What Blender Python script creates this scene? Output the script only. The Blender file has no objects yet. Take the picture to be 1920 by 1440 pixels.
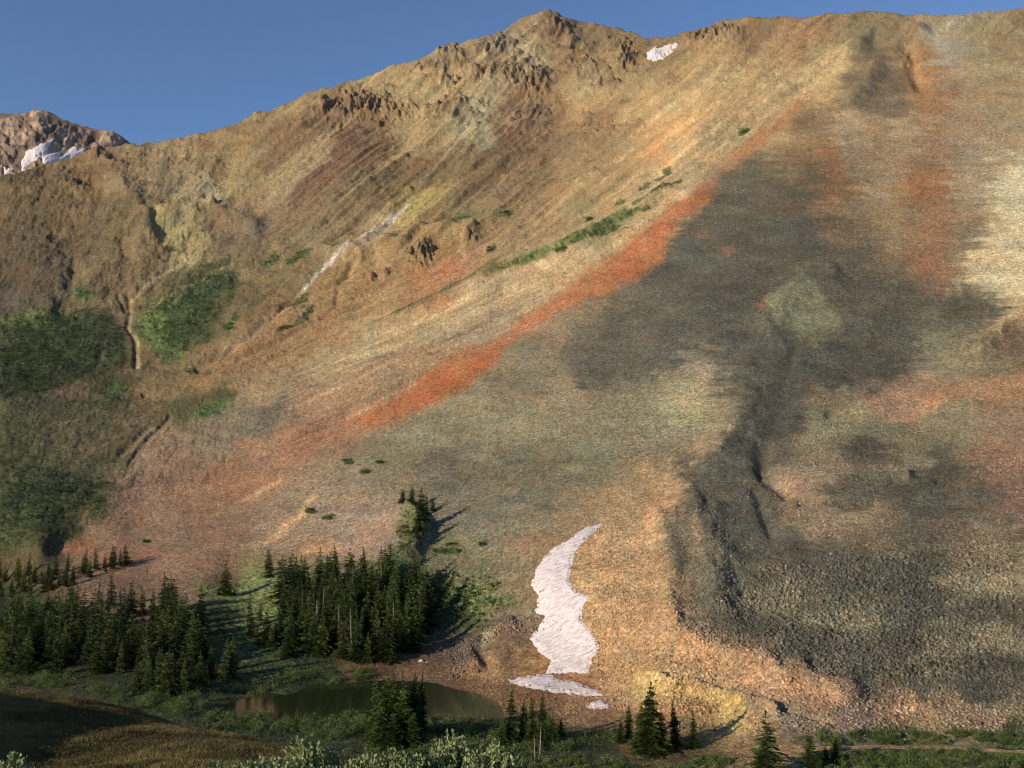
import bpy, math, random
import numpy as np
from mathutils import Vector, Matrix
random.seed(7)
RNG = np.random.default_rng(7)
S = bpy.context.scene
COL = S.collection

# ------------------------------------------------------------------ camera
CAMZ = 45.0
FPX = 1867.0                      # focal length in photo pixels (1920 wide)
PITCH = math.atan(180.0/FPX)
cam_d = bpy.data.cameras.new('camera'); cam = bpy.data.objects.new('camera', cam_d); COL.objects.link(cam)
cam_d.sensor_width = 36.0; cam_d.lens = 36.0*FPX/1920.0
cam_d.clip_start = 0.5; cam_d.clip_end = 20000
cam.location = (0, 0, CAMZ); cam.rotation_euler = (math.pi/2+PITCH, 0, 0)
S.camera = cam
S.render.resolution_x = 1024; S.render.resolution_y = 768

# ------------------------------------------------------------------ light
SUN_EL = math.radians(17.0)
SUN_DIR = Vector((-0.79, -0.61, 0)).normalized()      # horizontal direction TOWARDS the sun
w = bpy.data.worlds.new('World'); S.world = w; w.use_nodes = True
nt = w.node_tree
sky = nt.nodes.new('ShaderNodeTexSky'); sky.sky_type = 'NISHITA'; sky.sun_disc = False
sky.sun_elevation = SUN_EL
sky.sun_rotation = math.atan2(SUN_DIR.x, SUN_DIR.y)
sky.altitude = 3400; sky.air_density = 0.85; sky.dust_density = 0.0; sky.ozone_density = 2.5
bg = nt.nodes['Background']; bg.inputs['Strength'].default_value = 0.15
nt.links.new(sky.outputs[0], bg.inputs['Color'])
sd = bpy.data.lights.new('sun', 'SUN'); sd.energy = 4.5; sd.angle = math.radians(0.5); sd.color = (1.0, 0.86, 0.68)
so = bpy.data.objects.new('sun', sd); COL.objects.link(so)
sv = Vector((SUN_DIR.x*math.cos(SUN_EL), SUN_DIR.y*math.cos(SUN_EL), math.sin(SUN_EL)))
so.rotation_euler = sv.to_track_quat('Z', 'Y').to_euler()
so.location = sv*300
S.view_settings.view_transform = 'Standard'; S.view_settings.look = 'None'
S.cycles.filter_width = 1.1
S.view_settings.exposure = 0.22; S.view_settings.gamma = 1.0

# ------------------------------------------------------------------ helpers
def tag(o, label=None, cat=None, group=None, kind=None):
    if label: o['label'] = label
    if cat: o['category'] = cat
    if group: o['group'] = group
    if kind: o['kind'] = kind
    return o

def link(name, me, parent=None, loc=None):
    o = bpy.data.objects.new(name, me); COL.objects.link(o)
    if parent: o.parent = parent
    if loc is not None: o.location = loc
    return o

def mesh_np(name, V, F, mat, cols=None, smooth=False, extra=None):
    """V (n,3) array, F (m,3|4) int array, cols (n,3) linear"""
    V = np.asarray(V, np.float32); F = np.asarray(F, np.int32)
    me = bpy.data.meshes.new(name)
    m, k = F.shape
    me.vertices.add(len(V)); me.vertices.foreach_set('co', V.ravel())
    me.loops.add(m*k); me.loops.foreach_set('vertex_index', F.ravel())
    me.polygons.add(m)
    me.polygons.foreach_set('loop_start', np.arange(0, m*k, k, dtype=np.int32))
    me.polygons.foreach_set('loop_total', np.full(m, k, np.int32))
    if smooth: me.polygons.foreach_set('use_smooth', np.ones(m, bool))
    me.update(calc_edges=True)
    if cols is not None:
        a = me.color_attributes.new('Col', 'FLOAT_COLOR', 'POINT')
        c = np.ones((len(V), 4), np.float32); c[:, :3] = cols
        a.data.foreach_set('color', c.ravel())
    if extra:
        for kx, vx in extra.items():
            a = me.attributes.new(kx, 'FLOAT', 'POINT'); a.data.foreach_set('value', np.asarray(vx, np.float32).ravel())
    me.materials.append(mat)
    return me

def lin(c):
    c = np.asarray(c, np.float64)/255.0
    return np.where(c <= 0.04045, c/12.92, ((c+0.055)/1.055)**2.4)

def _hash(xi, yi, seed):
    h = (xi.astype(np.int64)*374761393 + yi.astype(np.int64)*668265263 + seed*2147483647*3 + seed*1013) & 0xffffffff
    h = ((h ^ (h >> 13))*1274126177) & 0xffffffff
    h = (h ^ (h >> 16))
    h = (h*2246822519) & 0xffffffff
    return ((h ^ (h >> 15)) & 0xffffff)/float(0xffffff)

def vn(x, y, seed=0):
    x = np.asarray(x, np.float64); y = np.asarray(y, np.float64)
    xi = np.floor(x); yi = np.floor(y); fx = x-xi; fy = y-yi
    fx = fx*fx*fx*(fx*(fx*6-15)+10); fy = fy*fy*fy*(fy*(fy*6-15)+10)
    a = _hash(xi, yi, seed); b = _hash(xi+1, yi, seed); c = _hash(xi, yi+1, seed); d = _hash(xi+1, yi+1, seed)
    return (a*(1-fx)+b*fx)*(1-fy)+(c*(1-fx)+d*fx)*fy       # 0..1

def fbm(x, y, seed=0, o=4, g=0.5):
    s = 0; A = 1; T = 0
    ca, sa = math.cos(0.6), math.sin(0.6)
    for i in range(o):
        s = s + A*(vn(x, y, seed+i*17)*2-1); T += A; A *= g
        x, y = (x*ca-y*sa)*2.03+3.1, (x*sa+y*ca)*2.03+7.7
    return s/T*1.5                                          # about -1..1

def ridged(x, y, seed=0, o=4):
    s = 0; A = 1; T = 0
    for i in range(o):
        s = s + A*(1-np.abs(vn(x, y, seed+i*13)*2-1)); T += A; A *= 0.5
        x, y = x*2.07+1.3, y*2.07+5.1
    return s/T                                              # 0..1

def sstep(a, b, x):
    t = np.clip((x-a)/(b-a), 0, 1); return t*t*(3-2*t)

def seg_dist(u, v, pts, closed=False):
    pts = list(pts); d = np.full(np.shape(u), 1e9); tt = np.zeros(np.shape(u))
    n = len(pts); m = n if closed else n-1
    for i in range(m):
        ax, ay = pts[i][:2]; bx, by = pts[(i+1) % n][:2]
        dx, dy = bx-ax, by-ay; L = dx*dx+dy*dy+1e-9
        t = np.clip(((u-ax)*dx+(v-ay)*dy)/L, 0, 1)
        q = np.hypot(u-ax-t*dx, v-ay-t*dy)
        tt = np.where(q < d, (i+t)/m, tt); d = np.minimum(d, q)
    return d, tt

def inside(u, v, pts):
    c = np.zeros(np.shape(u), bool); n = len(pts)
    for i in range(n):
        ax, ay = pts[i]; bx, by = pts[(i+1) % n]
        if ay == by: continue
        k = ((ay > v) != (by > v)) & (u < (bx-ax)*(v-ay)/(by-ay)+ax)
        c ^= k
    return c

def sdist(u, v, pts):                                       # signed distance, positive inside
    d, _ = seg_dist(u, v, pts, True)
    return np.where(inside(u, v, pts), d, -d)

# ray geometry: photo pixel + forward distance Y -> world point
cp, sp_ = math.cos(PITCH), math.sin(PITCH)
def unproj(u, v, Y):
    a = (u-960.0)/FPX; b = (720.0-v)/FPX
    k = Y/(cp-b*sp_)
    return a*k, Y+0*a, CAMZ+(sp_+b*cp)*k
def tanel(v):
    b = (720.0-v)/FPX
    return (sp_+b*cp)/(cp-b*sp_)

# ------------------------------------------------------------------ terrain shape
SKY = np.array([(-900,330),(-500,370),(-200,352),(0,334),(45,324),(85,306),(140,293),(200,281),(250,271),(330,262),(430,233),(520,203),(570,177),(640,159),(700,141),(750,119),
 (830,95),(880,77),(930,64),(960,43),(1000,23),(1030,17),(1060,30),(1100,41),(1150,53),(1200,63),(1250,71),(1290,66),(1310,54),(1360,43),
 (1450,33),(1560,26),(1620,23),(1700,28),(1780,34),(1840,26),(1900,17),(1960,12),(2200,-10),(2800,-30)], float)
def skyline(u):
    n = 2.2*fbm(u/26.0, u*0+3.3, 91, 4, 0.6)+1.0*fbm(u/6.0, u*0+9, 92, 2)
    return np.interp(u, SKY[:, 0], SKY[:, 1])+n*np.where(u > 1500, 0.5, 1.0)

def Z(u, v, z): return (u, v, (z-CAMZ)/float(tanel(v)))
CT = [
 # right hand wall
 (1700,1440,151),(1700,1372,170),(1700,1250,190),(1700,1130,216),(1700,1000,250),(1700,900,290),(1700,800,338),(1700,700,385),(1700,500,485),(1700,300,620),(1700,150,780),(1700,60,930),(1700,28,1010),
 (1920,1440,150),(1920,1385,166),(1920,1250,190),(1920,1130,216),(1920,1000,248),(1920,900,285),(1920,800,325),(1920,700,370),(1920,500,460),(1920,300,585),(1920,150,745),(1920,20,980),
 (2500,1440,145),(2500,1300,175),(2500,1000,230),(2500,600,360),(2500,300,500),(2500,0,760),
 (1450,1440,152),(1450,1345,174),(1450,1250,192),(1450,1130,216),(1450,1000,252),(1450,930,280),(1450,860,305),(1450,760,350),(1450,640,412),(1450,500,495),(1450,360,592),
 (1250,1300,190),(1250,1200,208),(1250,1080,238),(1250,1000,262),(1250,900,306),(1250,780,358),(1250,640,430),(1250,520,512),
 (1600,200,735),(1600,400,555),(1600,600,435),
 (1150,1240,216),(1150,1100,238),(1150,1000,268),(1150,900,315),(1150,750,385),(1150,620,470),
 (1030,1100,250),(1060,1000,276),(1030,1240,226),(1030,1000,282),(1030,900,325),(1030,780,385),(1030,680,445),
 (900,1160,264),(900,1080,276),(900,1000,298),(900,900,345),(900,800,400),(900,740,430),
 (800,1000,310),(780,1040,295),(800,900,362),(750,1090,283),(700,1000,330),(700,900,370),(650,1050,318),(700,840,405),
 (560,1070,322),(560,1000,350),(600,900,385),(450,1090,318),(450,1000,355),(300,1080,325),(300,1000,365),(200,1080,325),(150,1060,340),
 # crest of the red rib
 (1590,100,850),(1500,195,770),(1400,275,705),(1330,340,655),(1250,415,605),(1120,510,555),(1030,570,532),(970,615,512),(850,680,480),(700,775,440),(550,850,418),(400,925,400),(250,975,385),(110,1030,360),
 # slope beyond the rib
 (1650,40,1000),(1500,100,905),(1400,180,835),(1300,260,765),(1200,350,700),(1050,470,630),(900,560,580),(750,660,530),(600,740,500),(450,820,470),(330,880,435),(240,900,425),
 (1450,40,1100),(1300,70,1100),(1250,75,1180),(1200,70,1220),(1030,18,1330),(1030,120,1220),(1030,200,1120),(1030,300,985),(1030,400,800),(1150,200,1020),(1150,300,880),(1200,250,930),
 (880,80,1260),(880,200,1120),(880,300,1000),(880,400,850),(850,500,690),(750,120,1240),(750,250,1090),(750,350,960),(720,420,840),(700,520,735),(640,600,640),
 (570,180,1200),(600,300,1020),(600,400,880),(560,540,730),(500,620,640),(450,650,610),(430,235,1180),(430,350,1000),(430,450,860),(400,560,735),(350,650,625),
 (250,275,1130),(250,400,930),(250,500,800),(250,600,690),(250,700,590),(250,800,500),(0,336,1060),(0,450,890),(0,560,760),(100,600,690),(0,700,570),(100,800,495),(0,850,450),(0,950,385),(150,900,425),(80,1020,345),
 (-500,372,950),(-500,600,650),(-500,800,470),(-500,1000,340),(-500,1200,250),(-500,1440,160),
 # valley floor
 Z(0,1100,8),Z(0,1200,3),Z(0,1280,1.5),Z(200,1160,8),Z(200,1250,2.5),Z(400,1150,9),Z(400,1250,2),Z(300,1300,0.8),Z(100,1330,1),Z(150,1110,11),
 Z(550,1110,13.5),Z(480,1100,13),Z(370,1118,12),Z(500,1200,5),Z(560,1250,1.6),Z(650,1200,5),Z(650,1130,10.5),Z(700,1250,1.8),Z(800,1150,8.5),Z(800,1250,1.6),Z(860,1200,4.5),Z(860,1262,1.4),Z(940,1240,4.2),
 Z(960,1272,1.5),Z(1050,1275,2.6),Z(1130,1300,2.2),Z(1060,1320,1),Z(1150,1340,1),Z(1250,1345,1.8),Z(1350,1350,2),
 Z(980,1340,0.6),Z(1000,1390,0.6),Z(1200,1390,0.8),Z(400,1370,0.8),Z(650,1360,0.7),Z(820,1365,0.7),Z(650,1440,1),Z(300,1440,2),Z(0,1440,3),Z(900,1440,1),Z(1200,1440,1),
 Z(-300,1300,4),Z(400,1300,0.9),Z(380,1330,0.8),Z(480,1345,0.6),Z(560,1275,0.9),Z(700,1262,0.9),Z(800,1266,0.8),
 Z(1230,1280,6.5),Z(1340,1300,5.2),
 # pond bed
 Z(440,1328,-.5),Z(415,1331,-.2),Z(920,1338,-.6),Z(480,1325,-1),Z(600,1315,-1.6),Z(700,1305,-1.8),Z(800,1305,-1.6),Z(880,1325,-1.0),
 # below the picture
 (0,1700,95),(960,1700,95),(1920,1700,95),(2500,1700,95),(-500,1700,95),
]
CT = np.array(CT, float)
class RBF:
    def __init__(s, X, y, scale, reg=1e-3):
        s.X = X/scale; s.sc = scale
        n = len(X); d = np.sqrt(((s.X[:, None]-s.X[None])**2).sum(-1))
        A = np.zeros((n+3, n+3)); A[:n, :n] = d-np.eye(n)*reg
        P = np.c_[np.ones(n), s.X]; A[:n, n:] = P; A[n:, :n] = P.T
        s.w = np.linalg.solve(A, np.r_[y, 0, 0, 0])
    def __call__(s, a, b):
        a = np.asarray(a, float); b = np.asarray(b, float); sh = a.shape
        a = a.ravel()/s.sc; b = b.ravel()/s.sc; n = len(s.X)
        r = s.w[n]+s.w[n+1]*a+s.w[n+2]*b
        for i in range(n):
            r += s.w[i]*np.sqrt((a-s.X[i, 0])**2+(b-s.X[i, 1])**2+1.2e-3)
        return r.reshape(sh)
INV = RBF(CT[:, :2], 1000.0/CT[:, 2], 500.0, 3e-3)

CREST = [(1590,100),(1500,195),(1400,275),(1330,340),(1250,415),(1120,505),(1030,570),(970,615),(850,680),(700,775),(550,850),(400,925),(250,975),(110,1030)]
cx = np.array(sorted(CREST)); 
def below_crest(u, v):                                       # >0 on the near side of the red rib
    return v-np.interp(u, cx[:, 0], cx[:, 1], left=1045, right=70)

# (points, half width px, depth m (negative = cut), smoothing)
RELIEF = [
 ([(345,430),(355,480),(300,510),(262,540),(247,560)], 5, -1.6),
 ([(238,545),(247,580),(240,610),(255,640),(255,690)], 6, -3.0),
 ([(222,550),(236,575)], 5, -3.0),
 ([(300,560),(275,575),(252,580)], 4, -2.0),
 ([(840,345),(770,395),(700,430),(640,485),(600,515),(545,560),(470,630),(420,665),(370,690)], 6, -4.0),
 ([(660,500),(635,530),(632,575),(600,600),(520,640),(440,680),(360,705),(270,735)], 5, -2.6),
 ([(318,780),(290,812),(262,840),(245,865),(236,890)], 4, -1.8),
 ([(280,800),(250,830),(225,850)], 5, -1.5),
 ([(440,745),(380,770),(330,790)], 4, -1.2),
 ([(400,330),(388,350),(385,372)], 5, -1.8),
 ([(850,270),(820,300),(790,330),(765,350)], 5, -3.0),
 ([(905,190),(890,215),(860,255),(850,270)], 4, -2.5),
 ([(1500,640),(1475,700),(1455,780),(1432,830),(1420,872)], 20, -1.0),
 ([(1432,835),(1421,872),(1440,900),(1470,925)], 13, -1.9),
 ([(1415,925),(1430,965),(1450,1000)], 13, -1.3),
 ([(1330,860),(1365,800),(1400,740)], 30, 2.0),
 ([(1300,960),(1330,1050),(1350,1130)], 40, 3.0),
 ([(1480,905),(1600,902),(1700,895)], 9, 2.0),
 ([(1500,940),(1650,948),(1800,938)], 10, -1.5),
 ([(1760,905),(1800,912)], 7, -1.6),
 ([(1560,770),(1640,775),(1750,760)], 14, -2.0),
 ([(1840,655),(1890,615),(1940,575)], 12, 4.0),
 ([(1240,985),(1262,1060),(1262,1180),(1330,1225),(1450,1255),(1600,1300)], 22, 1.6),
 ([(1190,1262),(1280,1273),(1350,1298),(1430,1316),(1500,1338),(1570,1358)], 4.5, -1.2),
 ([(1200,1272),(1290,1288),(1370,1312),(1450,1335)], 12, 1.6),
 ([(890,1258),(885,1225),(905,1195),(960,1175)], 13, 1.6),
 ([(935,1225),(970,1218)], 26, .9),
 ([(765,960),(790,1000),(780,1040),(740,1070)], 14, 4.0),
 ([(1590,95),(1640,62),(1690,48),(1730,60)], 12, 7.0),
 ([(1640,130),(1600,190)], 16, 5.0), ([(1700,90),(1725,150)], 14, -6.0),
 ([(1560,520),(1490,545),(1440,600)], 25, 3.0),
 ([(690,620),(800,575),(930,500),(1100,440),(1240,350)], 12, 3.0),
 ([(600,470),(680,480),(790,430),(880,425)], 16, 6.0),
 ([(470,420),(420,400),(370,385),(310,400)], 18, 5.0),
 ([(430,300),(420,350),(390,385)], 22, -3.0),
 ([(190,300),(215,330),(260,390),(270,450)], 26, 7.0),
 ([(120,420),(140,500),(130,560)], 40, -6.0),
 ([(100,1030),(90,1025),(82,1020)], 6, -.5),
]
CRAGS = [  # u, v, width px, height px, strength
 (600,208,34,10,.8),(655,208,40,20,1.2),(700,200,60,32,1.4),(745,215,36,22,1.1),(828,103,20,18,1.2),(850,97,22,18,1.2),(860,115,22,16,1),(905,135,50,22,1.3),(955,140,46,32,1.2),(932,78,20,24,1.2),
 (1000,160,38,30,1.5),(1030,38,26,22,1.0),(1050,50,34,20,1.1),(1165,95,30,36,1.7),(1172,130,26,26,1.2),(1112,128,18,14,1.0),(1070,118,22,12,.9),(1010,95,30,10,.8),(1150,160,24,14,.9),
 (1330,66,54,17,1.2),(1290,75,24,14,1.1),(1370,60,30,12,.9),(1045,200,14,9,.9),(780,482,34,24,1.5),(800,470,20,20,1.2),(720,515,26,12,.9),(880,445,24,14,.9),(690,520,22,12,.8),(862,190,26,18,.9),(905,195,18,10,.8),
 (140,345,40,20,.9),(185,300,34,18,.8),(730,162,20,10,.9),(1700,110,18,22,.9),(975,210,34,10,.7),(480,215,30,8,.6),(765,360,12,8,.8),(398,385,14,8,.9),
]
def crag_mask(u, v):
    a = sstep(520, 600, u)*sstep(1260, 1180, u)*sstep(290, 190, v-.0*u)*sstep(2, 22, v-np.interp(u, SKY[:, 0], SKY[:, 1]))
    return a*sstep(.12, .5, fbm(u/44.0, v/30.0, 99, 4, .6))
def relief(u, v, x, y, Y):
    """vertical displacement in metres; u, v only find where on the mountain a feature sits"""
    far = np.clip(Y/500.0, 0.15, 2.2)
    up = sstep(0, 130, 1290-v)                                # none on the valley floor
    bc = below_crest(u, v)
    left = sstep(20, -30, bc)                                # beyond the rib
    h = up*far*((.9+.7*left)*fbm(x/70, y/70, 5, 4)+0.45*fbm(x/16, y/16, 6, 4, .6)*(1+left))
    # fall line ribs: direction blends from steep to shallow
    d1 = fbm((0.60*u+0.80*v)/15.0, (-0.80*u+0.60*v)/130.0, 11, 4, .6)
    d3 = fbm((0.42*u+0.91*v)/12.0, (-0.91*u+0.42*v)/150.0, 12, 4, .6)
    d2 = fbm((0.97*u+0.10*v)/60.0, v/120.0, 13, 4, .5)
    wl = left*sstep(380, 640, u)
    low = sstep(430, 560, v)
    h = h+wl*far*(1-low)*1.7*d1*sstep(20, 120, v)+wl*far*low*0.8*d3
    h = h+left*(1-sstep(380, 640, u))*far*(1.25-.7*sstep(480, 620, v))*fbm((.8*u+.5*v)/26.0, (-.5*u+.8*v)/60.0, 14, 5, .6)*up
    h = h+(1-left)*far*0.35*d2*up
    h = h+up*far*(.06+.14*left)*fbm(u/4.5, v/4.0, 16, 3, .7)*sstep(0, 12, v-np.interp(u, SKY[:, 0], SKY[:, 1]))
    upper = left*sstep(330, 170, v)
    h = h+upper*far*2.4*(ridged((u+.6*v)/38.0, (v-.3*u)/60.0, 15, 4)-.6)*sstep(0, 40, v-np.interp(u, SKY[:, 0], SKY[:, 1]))
    h = h+crag_mask(u, v)*far*(6.0*ridged(u/13.0+v/22., v/13.0+u/40., 34, 5)-2.2)
    for pts, r, dep in RELIEF:
        us = [p[0] for p in pts]; vs = [p[1] for p in pts]
        m = (u > min(us)-3*r) & (u < max(us)+3*r) & (v > min(vs)-3*r) & (v < max(vs)+3*r)
        if not m.any(): continue
        uu = u[m]+r*.35*fbm(u[m]/30, v[m]/30, 21, 2); vv = v[m]+r*.35*fbm(u[m]/30, v[m]/30, 22, 2)
        d, _ = seg_dist(uu, vv, pts)
        if dep < 0 and r <= 7: dep = dep*.55
        h[m] = h[m]+dep*np.exp(-(d/r)**2*1.1)
    for (cu, cv, cw, ch, st) in CRAGS:
        m = (np.abs(u-cu) < cw*1.3) & (np.abs(v-cv) < ch*1.4)
        if not m.any(): continue
        uu, vv = u[m], v[m]
        q = ((uu-cu)/cw)**2+((vv-cv)/ch)**2
        g = np.exp(-q*2.2)*st
        n = .55*ridged(uu/12.0+vv/26.0, vv/15.0, 31, 4)+.45*ridged(uu/7.0-vv/9.0, vv/8.0+uu/20, 32, 3)-.5
        h[m] = h[m]+g*far[m]*(1.2+9*n)
    return h

def surf(u, v):
    u = np.asarray(u, float); v = np.asarray(v, float)
    Y = 1000.0/np.clip(INV(u, v), 0.7, 40)
    x, y, z = unproj(u, v, Y)
    h = relief(u, v, x, y, Y)
    return np.stack([x, y, z+h], -1)
def at(u, v):
    return Vector(surf(np.array([u]), np.array([v]))[0])

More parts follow.
